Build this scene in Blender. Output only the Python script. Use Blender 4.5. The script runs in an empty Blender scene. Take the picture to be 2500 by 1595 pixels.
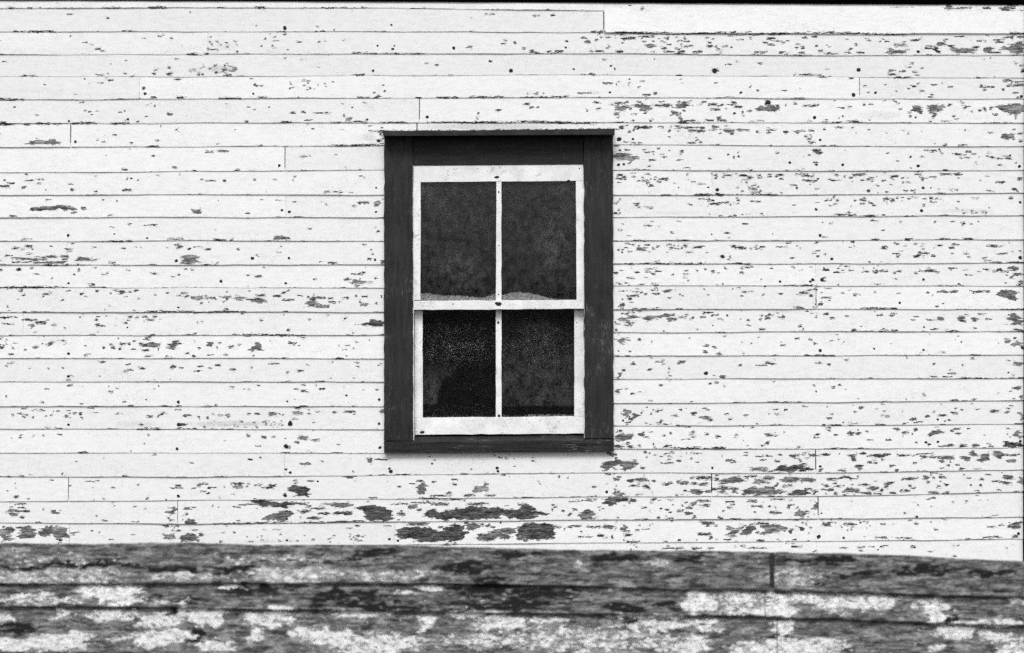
import bpy, math, random
import numpy as np

# ------------------------------------------------------------------ camera, light, exposure
S = 0.00178                       # metres per unit of the wall survey (origin top left of the surveyed part)
CX, CY, EYE = 1250.0, 797.5, 1.65
def wx(u): return (u - CX) * S
def wz(v): return EYE + (CY - v) * S
scene = bpy.context.scene
cam_d = bpy.data.cameras.new('camera'); cam = bpy.data.objects.new('camera', cam_d)
scene.collection.objects.link(cam); scene.camera = cam
cam.location = (0, -9.0, EYE); cam.rotation_euler = (math.radians(90), 0, 0)
cam_d.sensor_width = 36; cam_d.lens = 36 * 9.0 / (2500 * S)
cam_d.clip_start = 0.1; cam_d.clip_end = 2000
cam_d.dof.use_dof = True; cam_d.dof.focus_distance = 9.0; cam_d.dof.aperture_fstop = 3.5
SUN_EL, SUN_AZ = math.radians(48), math.radians(12)
world = bpy.data.worlds.new('World'); scene.world = world; world.use_nodes = True
wn = world.node_tree.nodes; wl = world.node_tree.links; wn.clear()
sky = wn.new('ShaderNodeTexSky'); sky.sky_type = 'NISHITA'; sky.sun_disc = False
sky.sun_elevation = SUN_EL; sky.sun_rotation = math.radians(180) - SUN_AZ
sky.dust_density = 4.0; sky.air_density = 1.0
bw = wn.new('ShaderNodeRGBToBW'); bg = wn.new('ShaderNodeBackground'); wo = wn.new('ShaderNodeOutputWorld')
bg.inputs['Strength'].default_value = 0.11
wl.new(sky.outputs[0], bw.inputs[0]); wl.new(bw.outputs[0], bg.inputs[0]); wl.new(bg.outputs[0], wo.inputs[0])
sd = bpy.data.lights.new('sun', 'SUN'); sd.energy = 1.7; sd.angle = math.radians(20); sd.color = (1, 1, 1)
sun = bpy.data.objects.new('sun', sd); scene.collection.objects.link(sun)
sun.rotation_euler = (math.radians(90) - SUN_EL, 0, -SUN_AZ)
scene.view_settings.view_transform = 'Standard'; scene.view_settings.look = 'None'
scene.view_settings.exposure = 0.40; scene.view_settings.gamma = 1.0

# ------------------------------------------------------------------ helpers
rng = np.random.default_rng(7); random.seed(7)
def link(o, parent=None):
    scene.collection.objects.link(o)
    if parent: o.parent = parent
    return o
def empty(name, loc, label, cat, group=None):
    o = bpy.data.objects.new(name, None); o.location = loc; link(o)
    o['label'] = label; o['category'] = cat
    if group: o['group'] = group
    return o
def sub(name, parent, loc=(0, 0, 0)):
    o = bpy.data.objects.new(name, None); o.location = loc; return link(o, parent)
def np_mesh(name, V, F, mat, parent=None, col=None, smooth=True):
    """V (n,3) array, F (m,4) array of quads"""
    me = bpy.data.meshes.new(name); n, m = len(V), len(F)
    me.vertices.add(n); me.vertices.foreach_set('co', np.asarray(V, np.float32).ravel())
    me.loops.add(m * 4); me.loops.foreach_set('vertex_index', np.asarray(F, np.int32).ravel())
    me.polygons.add(m); me.polygons.foreach_set('loop_start', np.arange(0, m * 4, 4, dtype=np.int32))
    me.polygons.foreach_set('loop_total', np.full(m, 4, np.int32))
    me.polygons.foreach_set('use_smooth', np.full(m, smooth, bool))
    if col is not None:
        a = me.attributes.new('wear', 'FLOAT_COLOR', 'POINT')
        a.data.foreach_set('color', np.asarray(col, np.float32).ravel())
    me.update(calc_edges=True); me.validate(); me.materials.append(mat)
    return link(bpy.data.objects.new(name, me), parent)
def poly_mesh(name, verts, faces, mat, parent=None, bevel=0.0, smooth=False):
    me = bpy.data.meshes.new(name); me.from_pydata(verts, [], faces); me.update(); me.materials.append(mat)
    o = link(bpy.data.objects.new(name, me), parent)
    if bevel:
        b = o.modifiers.new('bevel', 'BEVEL'); b.width = bevel; b.segments = 3; b.limit_method = 'ANGLE'
    return o
class MB:
    def __init__(s): s.v = []; s.f = []
    def hexa(s, fr, bk):
        """fr, bk: four points each, same winding"""
        n = len(s.v); s.v += list(fr) + list(bk)
        s.f += [(n, n+1, n+2, n+3), (n+7, n+6, n+5, n+4)] + [(n+i, n+4+i, n+4+(i+1) % 4, n+(i+1) % 4) for i in range(4)]
        return s
    def quad(s, p, y0, y1):
        """p: survey corners (u,v) x4: top-left, top-right, bottom-right, bottom-left; front depth y0, back depth y1"""
        return s.hexa([(wx(u), y0, wz(v)) for u, v in p], [(wx(u), y1, wz(v)) for u, v in p])
    def box(s, a, b):
        (x0, y0, z0), (x1, y1, z1) = a, b
        return s.hexa([(x0, y0, z1), (x1, y0, z1), (x1, y0, z0), (x0, y0, z0)], [(x0, y1, z1), (x1, y1, z1), (x1, y1, z0), (x0, y1, z0)])
    def rough(s, p, y0, y1, amp=.5, seg=14.0, seed=0):
        """like quad, but the long edges are slightly uneven, one closed piece"""
        (a, b, c, d) = [np.array(q, float) for q in p]; vert = abs(d[1] - a[1]) > abs(b[0] - a[0])
        if not vert: a, b, c, d = d, a, b, c           # ends: a-b first end, d-c other end
        L = np.hypot(*(d - a)); n = max(2, int(L / seg)); g = np.random.default_rng(seed + int(L * 7)); base = len(s.v)
        for k in range(n + 1):
            t = k / n; e1 = a + (d - a) * t; e2 = b + (c - b) * t; w = (e2 - e1) / np.hypot(*(e2 - e1)); j = g.normal(0, amp, 2) if 0 < k < n else (0, 0)
            e1 = e1 + w * j[0]; e2 = e2 + w * j[1]
            s.v += [(wx(e1[0]), y0, wz(e1[1])), (wx(e2[0]), y0, wz(e2[1])), (wx(e2[0]), y1, wz(e2[1])), (wx(e1[0]), y1, wz(e1[1]))]
        for k in range(n):
            i = base + 4 * k
            s.f += [(i + q, i + (q + 1) % 4, i + 4 + (q + 1) % 4, i + 4 + q) for q in range(4)]
        s.f += [(base + 3, base + 2, base + 1, base), (base + 4 * n, base + 4 * n + 1, base + 4 * n + 2, base + 4 * n + 3)]
        return s
    def build(s, name, mat, parent=None, bevel=0.0): return poly_mesh(name, s.v, s.f, mat, parent, bevel)
def smooth_noise(x, scale, seed):
    r = np.random.default_rng(seed); k = np.floor(x / scale).astype(int); t = x / scale - k
    tab = r.uniform(-1, 1, 4096); t = t * t * (3 - 2 * t)
    return tab[k % 4096] * (1 - t) + tab[(k + 1) % 4096] * t

# ------------------------------------------------------------------ materials
class NT:
    def __init__(s, name):
        s.m = bpy.data.materials.new(name); s.m.use_nodes = True; s.t = s.m.node_tree; s.t.nodes.clear()
        s.out = s.t.nodes.new('ShaderNodeOutputMaterial'); s.co = s.t.nodes.new('ShaderNodeTexCoord').outputs['Object']
    def node(s, k, **kw):
        n = s.t.nodes.new(k)
        for a, b in kw.items(): setattr(n, a, b)
        return n
    def set(s, sock, v):
        if isinstance(v, bpy.types.NodeSocket): s.t.links.new(v, sock)
        else: sock.default_value = v
    def noise(s, scale=(1, 1, 1), detail=3, rough=0.55, off=(0, 0, 0), vec=None, dist=0.0):
        mp = s.node('ShaderNodeMapping'); s.set(mp.inputs[0], vec or s.co); mp.inputs['Scale'].default_value = scale; mp.inputs['Location'].default_value = off
        n = s.node('ShaderNodeTexNoise'); s.set(n.inputs['Vector'], mp.outputs[0]); n.inputs['Scale'].default_value = 1
        n.inputs['Detail'].default_value = detail; n.inputs['Roughness'].default_value = rough; n.inputs['Distortion'].default_value = dist
        return n.outputs[0]
    def math(s, op, a, b=0.0, c=None):
        n = s.node('ShaderNodeMath', operation=op); s.set(n.inputs[0], a); s.set(n.inputs[1], b)
        if c is not None: s.set(n.inputs[2], c)
        return n.outputs[0]
    def ramp(s, v, a, b, lo=0.0, hi=1.0, smooth=True):
        n = s.node('ShaderNodeMapRange'); n.interpolation_type = 'SMOOTHSTEP' if smooth else 'LINEAR'; s.set(n.inputs[0], v)
        n.inputs[1].default_value = a; n.inputs[2].default_value = b; s.set(n.inputs[3], lo); s.set(n.inputs[4], hi); return n.outputs[0]
    def mix(s, f, a, b):
        n = s.node('ShaderNodeMix', data_type='FLOAT'); s.set(n.inputs[0], f); s.set(n.inputs[2], a); s.set(n.inputs[3], b); return n.outputs[0]
    def attr(s):
        a = s.node('ShaderNodeAttribute'); a.attribute_name = 'wear'; sp = s.node('ShaderNodeSeparateColor'); s.set(sp.inputs[0], a.outputs['Color']); return list(sp.outputs)[:3] + [a.outputs['Alpha']]
    def bump(s, h, dist, strength=1.0, normal=None):
        n = s.node('ShaderNodeBump'); s.set(n.inputs['Height'], h); n.inputs['Distance'].default_value = dist; n.inputs['Strength'].default_value = strength
        if normal is not None: s.set(n.inputs['Normal'], normal)
        return n.outputs[0]
    def princ(s, val, rough=0.6, normal=None, spec=0.3):
        p = s.node('ShaderNodeBsdfPrincipled'); c = s.node('ShaderNodeCombineColor')
        for i in range(3): s.set(c.inputs[i], val)
        s.set(p.inputs['Base Color'], c.outputs[0]); s.set(p.inputs['Roughness'], rough); p.inputs['Specular IOR Level'].default_value = spec
        if normal is not None: s.set(p.inputs['Normal'], normal)
        return p.outputs[0]
    def fin(s, sh): s.t.links.new(sh, s.out.inputs[0]); return s.m

def mat_siding():
    n = NT('flaking_white_paint'); R, G, B, A = n.attr()
    # wear.R = distance inside a bare patch in survey units, wear.G = darkness of the wood there, wear.B = grime and the band under the laps
    rag = n.noise((75, 30, 260), 4, 0.65); rag2 = n.noise((260, 60, 700), 2, 0.6, (3, 1, 7)); fing = n.noise((26, 20, 300), 4, 0.65, (5, 2, 2), dist=0.25)
    f = n.math('ADD', R, n.math('MULTIPLY', n.math('SUBTRACT', rag, 0.5), 11.0))
    f = n.math('ADD', f, n.math('MULTIPLY', n.math('SUBTRACT', fing, 0.5), 13.0))
    f = n.math('ADD', f, n.math('MULTIPLY', n.math('SUBTRACT', rag2, 0.5), 2.5))
    bare = n.ramp(f, -0.3, 0.3)
    # tiny flecks everywhere, denser where the low noise is high
    fl = n.noise((110, 30, 420), 3, 0.7, (11, 0, 5)); den = n.noise((3.2, 1, 9), 2, 0.5, (2, 0, 3))
    fleck = n.ramp(n.math('ADD', fl, n.math('MULTIPLY', den, 0.22)), 0.745, 0.78)
    grainw = n.noise((14, 8, 520), 5, 0.7); grain2 = n.noise((40, 8, 170), 4, 0.7, (5, 5, 5))
    wood = n.mix(G, 0.19, 0.018)
    wood = n.math('MULTIPLY', wood, n.ramp(grainw, 0.41, 0.59, 0.22, 1.8, False))
    wood = n.math('MULTIPLY', wood, n.ramp(grain2, 0.40, 0.60, 0.5, 1.4, False))
    tone2 = n.noise((13, 8, 60), 4, 0.7, (6, 1, 9)); wood = n.math('MULTIPLY', wood, n.ramp(tone2, 0.38, 0.62, 0.35, 1.75, False))
    lint = n.ramp(n.noise((60, 30, 700), 3, 0.75, (2, 9, 4)), 0.60, 0.66); wood = n.mix(n.math('MULTIPLY', lint, 0.6), wood, 0.6)
    # paint: fine mottling and grime
    fine = n.noise((520, 200, 620), 2, 0.6); mid = n.noise((20, 10, 60), 4, 0.6, (1, 2, 3))
    paint = n.math('MULTIPLY', n.ramp(fine, 0.36, 0.60, 0.66, 0.86, False), n.ramp(mid, 0.36, 0.56, 0.93, 1.0, False)); paint = n.math('MULTIPLY', paint, A)
    hair = n.ramp(n.noise((16, 10, 900), 3, 0.8, (3, 1, 6)), 0.61, 0.66); hm = n.ramp(n.noise((7, 3, 16), 3, 0.6, (4, 4, 4)), 0.5, 0.6)
    paint = n.mix(n.math('MULTIPLY', n.math('MULTIPLY', hair, hm), 0.7), paint, 0.22)
    gr = n.ramp(n.math('ADD', n.noise((330, 60, 620), 4, 0.8, (9, 9, 1)), n.math('MULTIPLY', B, 0.20)), 0.66, 0.76, 0.0, 1.0, False); gr = n.math('MULTIPLY', gr, n.ramp(B, 0.0, 0.15))
    paint = n.mix(n.math('MINIMUM', gr, 0.85), paint, 0.16)
    paint = n.mix(n.math('MULTIPLY', fleck, 0.75), paint, 0.15)
    col = n.mix(bare, paint, wood)
    h = n.math('SUBTRACT', 1.0, bare)
    b1 = n.bump(h, 0.0035, 1.0)
    b2 = n.bump(n.math('ADD', n.math('MULTIPLY', fine, 0.25), n.math('MULTIPLY', n.noise((16, 5, 240), 3), 0.6)), 0.0007, 0.6, b1)
    return n.fin(n.princ(col, n.mix(bare, 0.6, 0.9), b2, 0.15))
def mat_paint(name, lo, hi, stretch=(60, 60, 8), rough=0.6, scratch=0.0, scratchcol=0.3, bumpd=0.0005, chips=0.0, chipcol=0.12, spec=0.2):
    n = NT(name); a = n.noise((420, 420, 420), 3, 0.7); g = n.noise(stretch, 5, 0.7, (4, 4, 4)); w = n.noise((7, 7, 7), 4, 0.7, (2, 6, 4))
    v = n.math('ADD', n.ramp(a, 0.38, 0.62, lo, hi, False), n.math('MULTIPLY', n.math('SUBTRACT', g, 0.5), (hi - lo) * 2.6))
    v = n.math('MAXIMUM', n.math('MULTIPLY', v, n.ramp(w, 0.35, 0.65, 1 - .35 * (hi - lo) / hi, 1 + .25 * (hi - lo) / hi, False)), lo * .35)
    if scratch:
        sc = n.noise(tuple(q * 4 for q in stretch), 3, 0.75, (8, 1, 2)); d = n.noise((9, 9, 9), 3, 0.6, (1, 8, 2))
        v = n.mix(n.math('MULTIPLY', n.ramp(n.math('ADD', sc, n.math('MULTIPLY', n.math('SUBTRACT', d, 0.5), 0.7)), 0.645, 0.70), scratch), v, scratchcol)
    if chips:
        c = n.noise((90, 90, 160), 4, 0.75, (2, 7, 1)); d = n.noise((12, 12, 12), 3, 0.6, (5, 8, 2))
        v = n.mix(n.math('MULTIPLY', n.ramp(n.math('ADD', c, n.math('MULTIPLY', n.math('SUBTRACT', d, 0.5), 0.6)), 0.665, 0.70), chips), v, chipcol)
    bp = n.bump(n.math('ADD', g, n.math('MULTIPLY', a, 0.5)), bumpd * 2, 0.8)
    return n.fin(n.princ(v, rough, bp, spec))
def mat_glass():
    n = NT('dirty_window_glass'); R, G, B = n.attr()[:3]
    # wear.R = dust plus, on the lower panes, painted reflections, wear.G = density of dried spots, wear.B = thick dirt drift
    base = n.node('ShaderNodeBsdfTransparent'); base.inputs[0].default_value = (0.8, 0.8, 0.8, 1)
    gl = n.node('ShaderNodeBsdfGlossy'); gl.inputs['Roughness'].default_value = 0.03; gl.inputs['Color'].default_value = (0.9, 0.9, 0.9, 1)
    fr = n.node('ShaderNodeFresnel'); fr.inputs[0].default_value = 1.45
    wob = n.bump(n.noise((9, 9, 7), 2), 0.002, 0.4); n.set(gl.inputs['Normal'], wob)
    m1 = n.node('ShaderNodeMixShader'); n.set(m1.inputs[0], fr.outputs[0]); n.set(m1.inputs[1], base.outputs[0]); n.set(m1.inputs[2], gl.outputs[0])
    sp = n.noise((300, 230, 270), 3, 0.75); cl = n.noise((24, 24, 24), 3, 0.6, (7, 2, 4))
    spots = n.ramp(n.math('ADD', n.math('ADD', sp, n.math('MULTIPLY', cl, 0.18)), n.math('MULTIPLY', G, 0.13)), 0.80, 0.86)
    dust_refl = n.math('MULTIPLY', R, n.ramp(n.noise((34, 34, 28), 6, 0.78, (3, 0, 9)), 0.38, 0.62, 0.05, 1.9, False))
    dust_refl = n.math('MULTIPLY', dust_refl, n.ramp(n.noise((420, 300, 380), 3, 0.8, (3, 5, 9)), 0.40, 0.60, 0.1, 2.0, False))
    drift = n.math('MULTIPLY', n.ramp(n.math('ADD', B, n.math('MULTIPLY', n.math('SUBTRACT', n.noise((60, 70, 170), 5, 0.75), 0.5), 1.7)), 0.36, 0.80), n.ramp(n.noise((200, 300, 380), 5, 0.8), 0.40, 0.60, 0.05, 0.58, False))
    k = n.math('MAXIMUM', n.math('MAXIMUM', n.math('MULTIPLY', spots, 0.5), dust_refl), drift)
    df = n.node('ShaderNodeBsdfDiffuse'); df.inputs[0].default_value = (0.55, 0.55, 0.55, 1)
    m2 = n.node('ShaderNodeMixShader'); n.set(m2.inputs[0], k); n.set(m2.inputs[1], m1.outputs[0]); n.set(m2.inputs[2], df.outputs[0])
    return n.fin(m2.outputs[0])
def mat_old_boards():
    n = NT('weathered_board_paint_remnants'); R, G, B, A = n.attr()
    # wear.R = where paint still holds (-1 .. 1.2), wear.G = dark rot stains
    big = n.noise((30, 20, 80), 5, 0.72, (2, 0, 4), dist=0.4); rag = n.noise((75, 30, 210), 4, 0.75, (7, 3, 1)); spk = n.noise((300, 100, 380), 3, 0.75)
    f = n.math('ADD', R, n.math('MULTIPLY', n.math('SUBTRACT', big, 0.5), 7.0)); f = n.math('ADD', f, n.math('MULTIPLY', n.math('SUBTRACT', rag, 0.5), 5.0)); f = n.math('SUBTRACT', f, 0.22)
    pm = n.ramp(f, -0.20, 0.40)
    veil = n.math('ADD', n.noise((14, 8, 70), 6, 0.75, (1, 4, 8), dist=0.3), n.math('MULTIPLY', R, 0.06))
    veil = n.ramp(veil, 0.42, 0.58)
    vt = n.math('MULTIPLY', veil, n.ramp(n.noise((70, 20, 190), 4, 0.75, (2, 2, 2)), 0.35, 0.62, 0.25, 1.0, False))
    streak = n.noise((8, 5, 230), 5, 0.72, (3, 3, 3)); blot = n.noise((22, 8, 75), 5, 0.75, (8, 2, 6), dist=0.3)
    wood = n.ramp(streak, 0.40, 0.60, 0.025, 0.18, False)
    wood = n.math('MULTIPLY', wood, n.ramp(blot, 0.40, 0.60, 0.30, 1.5, False))
    wood = n.mix(vt, wood, 0.38)
    wood = n.mix(n.ramp(n.math('ADD', n.math('MULTIPLY', G, 0.22), n.noise((26, 10, 110), 4, 0.72, (5, 5, 1))), 0.54, 0.68), wood, 0.012)
    pt = n.math('MULTIPLY', n.ramp(n.noise((50, 20, 90), 5, 0.75, (6, 6, 6)), 0.34, 0.58, 0.38, 0.86, False), n.ramp(spk, 0.3, 0.6, 0.86, 1.0, False))
    dot = n.ramp(n.noise((90, 40, 150), 3, 0.7, (4, 9, 2)), 0.33, 0.41)
    pt = n.math('MULTIPLY', pt, n.mix(dot, 0.40, 1.0))
    thinp = n.mix(B, 1.0, n.ramp(n.noise((40, 15, 120), 4, 0.75, (3, 8, 3)), 0.45, 0.58, 0.08, 0.95, False))
    col = n.math('MULTIPLY', n.mix(n.math('MULTIPLY', pm, thinp), wood, pt), n.ramp(spk, 0.4, 0.6, 0.72, 1.25, False))
    bp = n.bump(n.math('ADD', n.math('MULTIPLY', pm, 1.0), n.math('MULTIPLY', streak, 1.2)), 0.0025, 0.9)
    return n.fin(n.princ(n.math('MINIMUM', col, 0.88), 0.85, bp, 0.15))
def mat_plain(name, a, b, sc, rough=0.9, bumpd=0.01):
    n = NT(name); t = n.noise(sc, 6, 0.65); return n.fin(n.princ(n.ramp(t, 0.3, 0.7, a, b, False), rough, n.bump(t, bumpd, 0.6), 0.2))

M_SID = mat_siding()
M_TRIM = mat_paint('dark_trim_paint_vertical', 0.011, 0.031, (75, 70, 7), 0.65, 0.6, 0.15, 0.0008)
M_TRIMH = mat_paint('dark_trim_paint_horizontal', 0.010, 0.030, (7, 70, 80), 0.65, 0.45, 0.12, 0.0008)
M_SILL = mat_paint('dark_worn_sill_paint', 0.006, 0.030, (5, 60, 90), 0.7, 0.9, 0.16, 0.0014)
M_TRIM_SHADE = mat_paint('shade_black_trim', 0.0008, 0.0016, (7, 70, 80), 0.9, spec=0.0)  # near-black trim with the eave's shade put into its colour
M_SASH = mat_paint('white_sash_paint', 0.66, 0.85, (16, 16, 16), 0.55, 0.5, 0.3, 0.0006, 0.9, 0.16)
M_GLASS = mat_glass()
M_OLD = mat_old_boards()
M_RUST = mat_plain('dark_rusted_nail', 0.008, 0.03, (900, 900, 900), 0.8, 0.0005)
M_DARK = mat_plain('dark_sheathing', 0.02, 0.05, (20, 20, 60))
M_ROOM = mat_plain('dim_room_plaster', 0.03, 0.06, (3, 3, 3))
M_ROOF = mat_plain('weathered_roof_shingle', 0.04, 0.11, (18, 40, 18))
M_GRASS = mat_plain('grass_ground', 0.05, 0.13, (1.4, 1.4, 1.4), 0.95, 0.05)
M_OLDWOOD = mat_plain('grey_old_timber', 0.06, 0.16, (30, 30, 4))
M_LEAF = mat_plain('added_hill_foliage', 0.03, 0.09, (0.6, 0.6, 0.6), 0.95, 0.3)

# ------------------------------------------------------------------ setting
def ground():
    g = np.linspace(-1, 1, 121); g = np.sign(g) * np.abs(g) ** 2.6 * 900
    X, Y = np.meshgrid(g, g); Z = 0.12 * np.sin(X * 0.09) * np.cos(Y * 0.07) * np.clip((np.hypot(X, Y) - 12) / 30, 0, 6)
    V = np.stack([X, Y, Z], -1).reshape(-1, 3); i = np.arange(120 * 121).reshape(120, 121)[:, :120].ravel()
    F = np.stack([i, i + 1, i + 122, i + 121], 1)
    o = np_mesh('ground', V, F, M_GRASS); o['kind'] = 'structure'
ground()
def added_hill():   # added unseen rise behind the camera, darkens the sky mirrored in the glass
    n = 160; a = np.linspace(-260, 260, n); V = []
    h = 7 + 5 * np.sin(a / 47) + 3 * smooth_noise(a, 13, 3) + 1.5 * smooth_noise(a, 4, 5)
    rows = [(0, 0), (0.6, 14), (1.0, 40), (0.5, 90), (0, 150)]
    for f, d in rows: V.append(np.stack([a, np.full(n, -150.0 - d), h * f - 0.3], -1))
    V = np.concatenate(V); F = [(r * n + k, r * n + k + 1, (r + 1) * n + k + 1, (r + 1) * n + k) for r in range(len(rows) - 1) for k in range(n - 1)]
    o = np_mesh('added_hill', V, np.array(F), M_LEAF); o['kind'] = 'structure'
added_hill()

# ------------------------------------------------------------------ the clapboard survey
KX = np.array([-2600, 0, 475, 938, 1497, 2000, 2500, 3200.])
LAPS = [  # height of every board's bottom edge at x = 0, 475, 938, 1497, 2000, 2500
 (20.6, 19, 20, 27, 27, 27), (77.7, 77.5, 77, 80, 83.5, 82), (133, 132, 131, 131, 135.5, 134), (187, 188, 184, 183, 188, 190),
 (243.7, 241, 239, 237.5, 240.6, 241.7), (302, 300, 299.5, 299, 299, 300.6), (359.3, 358, 355, 353, 357, 358), (421.3, 419, 415.5, 415, 417.8, 416),
 (476.7, 475, 476, 476, 475, 471.5), (531.3, 530, 531.3, 530, 528, 525.3), (589, 587, 589, 587.3, 587, 584.4), (646.6, 646.6, 645.5, 644, 644, 641),
 (702.6, 702.4, 703, 697.5, 698, 698), (762, 762, 762, 755.5, 754, 755), (819, 818, 818, 812, 809.7, 809), (875, 874, 875.3, 869, 868, 865.7),
 (931.5, 931.5, 932, 924.8, 924, 923.3), (991.7, 991.7, 992.7, 984, 982, 977.3), (1046.6, 1047.3, 1048, 1038.7, 1038, 1035), (1106, 1106, 1106, 1096, 1095.6, 1093.6),
 (1163, 1164, 1159.5, 1154, 1155, 1146.8), (1224, 1221, 1217, 1212, 1211, 1200), (1276, 1278, 1273.7, 1267.5, 1266.5, 1261.3), (1332, 1333, 1330.5, 1324.5, 1321.5, 1315.5)]
NV = len(LAPS)
for k in range(14): LAPS.append(tuple(1386 + k * 57.0 for _ in range(6)))
TOPS = [tuple(20.6 - 57 for _ in range(6))]
JOINTS = {0: [(1476, 1.2), (1961, .8)], 1: [(1474, 2.6)], 2: [(508, 1.2), (2250, .8)], 4: [(341, .9), (2098, 1.5)], 5: [(1024, 1.9)], 6: [(173, 2.4), (1018, 2.4)], 7: [(696, 1.9)],
 8: [(1738, 1.4)], 9: [(698, 1.3)], 11: [(164, 1.0)], 12: [(1991, 1.4)], 13: [(1992, 1.7)], 14: [(57, .9)], 20: [(695, 1.4), (1991, 2.4)], 21: [(168, 1.8), (1737, 2.6)],
 22: [(434, 1.5), (1997, 2.6)], 23: [(170, 1.2), (964, 1.2)], 24: [(1993, 1.3)]}
def lap(i, x):
    L = LAPS[i] if i >= 0 else TOPS[0]
    v = np.interp(x, KX[1:7], L)
    return v + 0.7 * smooth_noise(x + 5000, 130, 40 + i) + 0.35 * smooth_noise(x + 5000, 31, 90 + i)

# bare patches: per tile (origin u, origin v, scale) a flat list of lens shapes (x,y,halfwidth,halfheight) and polygons
# '!' first = dark wood, also dark lines drawn along laps and over the drip cap, '~' first = pale wood
TILES = []
def T(u0, v0, s, lens, polys=''): TILES.append((u0, v0, s, lens, polys))
T(0,0,1,'!1010,322,75,2.2 !1150,321,100,1.8 !1290,319.5,90,2.2 !1430,318,75,2.6 !1060,320.5,160,1.2 !1360,318,150,1.3')  # dark gap above the drip cap, its shade painted as bare wood
T(0,0,4.8,'''120,100,40,5 1300,95,100,5 1850,92,110,9 !500,375,165,9 1500,366,60,6 1180,885,40,7 350,893,90,5 1990,870,40,12 1810,862,25,10 1985,800,20,12 2237,838,18,5
!1675,1037,28,12 1810,1147,28,8 2130,1145,60,7 150,1170,140,8 20,1450,60,14 320,1457,40,7 500,1452,70,7 !980,1447,130,10 !1400,1450,110,9 435,1355,22,5 1415,1315,22,6 1985,1335,35,12 1000,1303,15,6
1050,1315,15,5 2080,1522,22,9 1718,1368,14,6 720,1455,90,5 890,1113,15,6 1000,500,30,3 1070,530,30,4 1150,572,30,5 1205,600,25,5''')
T(500,0,4.8,'''1850,88,15,8 650,95,60,8 900,376,60,5 820,438,20,4 708,463,14,7 790,537,10,9 1100,493,32,8 665,545,14,5 1345,497,16,6 1410,486,10,5 1630,478,15,5 100,585,60,8 380,607,20,8
25,632,20,12 1820,622,90,6 !1810,882,70,10 ~120,770,25,14 ~230,830,30,20 ~340,830,30,16 140,855,20,10 60,810,15,8 680,1145,50,6 1860,1145,70,7 1155,1318,25,11 1030,1325,40,10 1380,1328,110,5
950,1435,70,8 480,1430,25,7 1830,1432,80,7 1728,1262,11,7 1632,1362,11,12 ~1700,1408,40,20 300,1155,130,6 2230,1440,170,6 970,588,18,6 820,565,20,8 2110,1075,14,12 1985,1090,15,6 2095,1008,14,6''')
T(1000,0,4.8,'''940,167,58,5 1480,190,40,7 1678,177,24,8 730,212,16,5 ~705,557,40,12 1125,480,22,5 1100,517,28,6 1230,505,20,10 1340,572,20,8 1450,610,45,12 1635,610,20,10 1750,603,50,12
2030,445,32,11 2088,492,40,16 2178,467,18,12 2245,440,12,7 2130,606,20,9 2235,606,50,11 2320,440,30,6 ~2320,550,18,22 1840,485,16,7 950,720,20,10 315,765,22,10 200,746,15,5 2275,705,22,5 2355,778,14,6
2130,875,35,8 2320,978,55,8 2050,1095,80,6 !900,1140,200,6 !1750,1138,120,6 !700,1437,500,9 !1700,1437,500,9 1380,1222,35,14 1430,1262,30,8 1505,1262,16,8 2195,1205,40,9 2215,1273,32,6 2375,1225,30,7 1040,1295,35,6
800,1330,14,35 790,1393,15,6 2070,1295,12,16 !2200,375,80,10 !2215,400,10,18''')
T(1500,0,4.8,'''!300,388,330,7 !1100,393,500,6 !1900,402,500,6 100,410,30,8 130,455,55,16 340,432,60,8 452,430,25,8 220,450,35,7 340,490,20,7 460,485,20,5 430,540,65,20 50,607,45,10 590,570,35,14 750,577,25,9
660,608,55,10 790,610,40,10 870,545,50,6 780,480,16,7 858,490,22,5 !1120,545,32,12 !1190,555,20,12 1110,500,22,10 !1290,547,36,9 990,608,38,10 1220,588,35,8 1370,560,12,10 1840,453,55,10 1830,531,45,6
~1720,615,80,10 1965,620,35,12 2190,622,40,12 2135,565,16,8 ~2210,563,26,20 1980,505,20,6 2370,543,15,9 2340,433,35,7 2390,603,16,10 !1178,830,45,17 380,1118,55,14 470,1097,16,12 2260,880,160,6 1478,1094,16,7 45,963,22,6
60,1213,60,12 ~90,1270,70,35 145,1195,25,7 280,1195,30,8 550,1190,35,5 320,1240,95,20 ~350,1280,60,25 195,1277,16,10 550,1240,100,14 620,1228,40,12 760,1245,55,25 830,1233,60,8 695,1325,36,25 755,1340,10,30
!750,1197,25,9 840,1197,35,6 1055,1195,25,8 1145,1225,48,13 1260,1225,20,7 1400,1205,35,14 1450,1250,50,10 !1590,1300,30,10 1180,1285,60,10 !1800,1205,38,22 !2310,1240,110,9 820,1298,22,9 355,1327,28,6
30,1340,28,15 40,1380,16,6 1410,1328,18,8 1505,1318,12,14 760,1400,14,25 1110,1415,50,10 1250,1415,60,9 1660,1420,80,5 860,1420,50,6 1220,1385,30,14 960,1443,60,6''',
'''1650,1280 1720,1240 1900,1248 1945,1265 1930,1300 1800,1300 1700,1298''')
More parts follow.
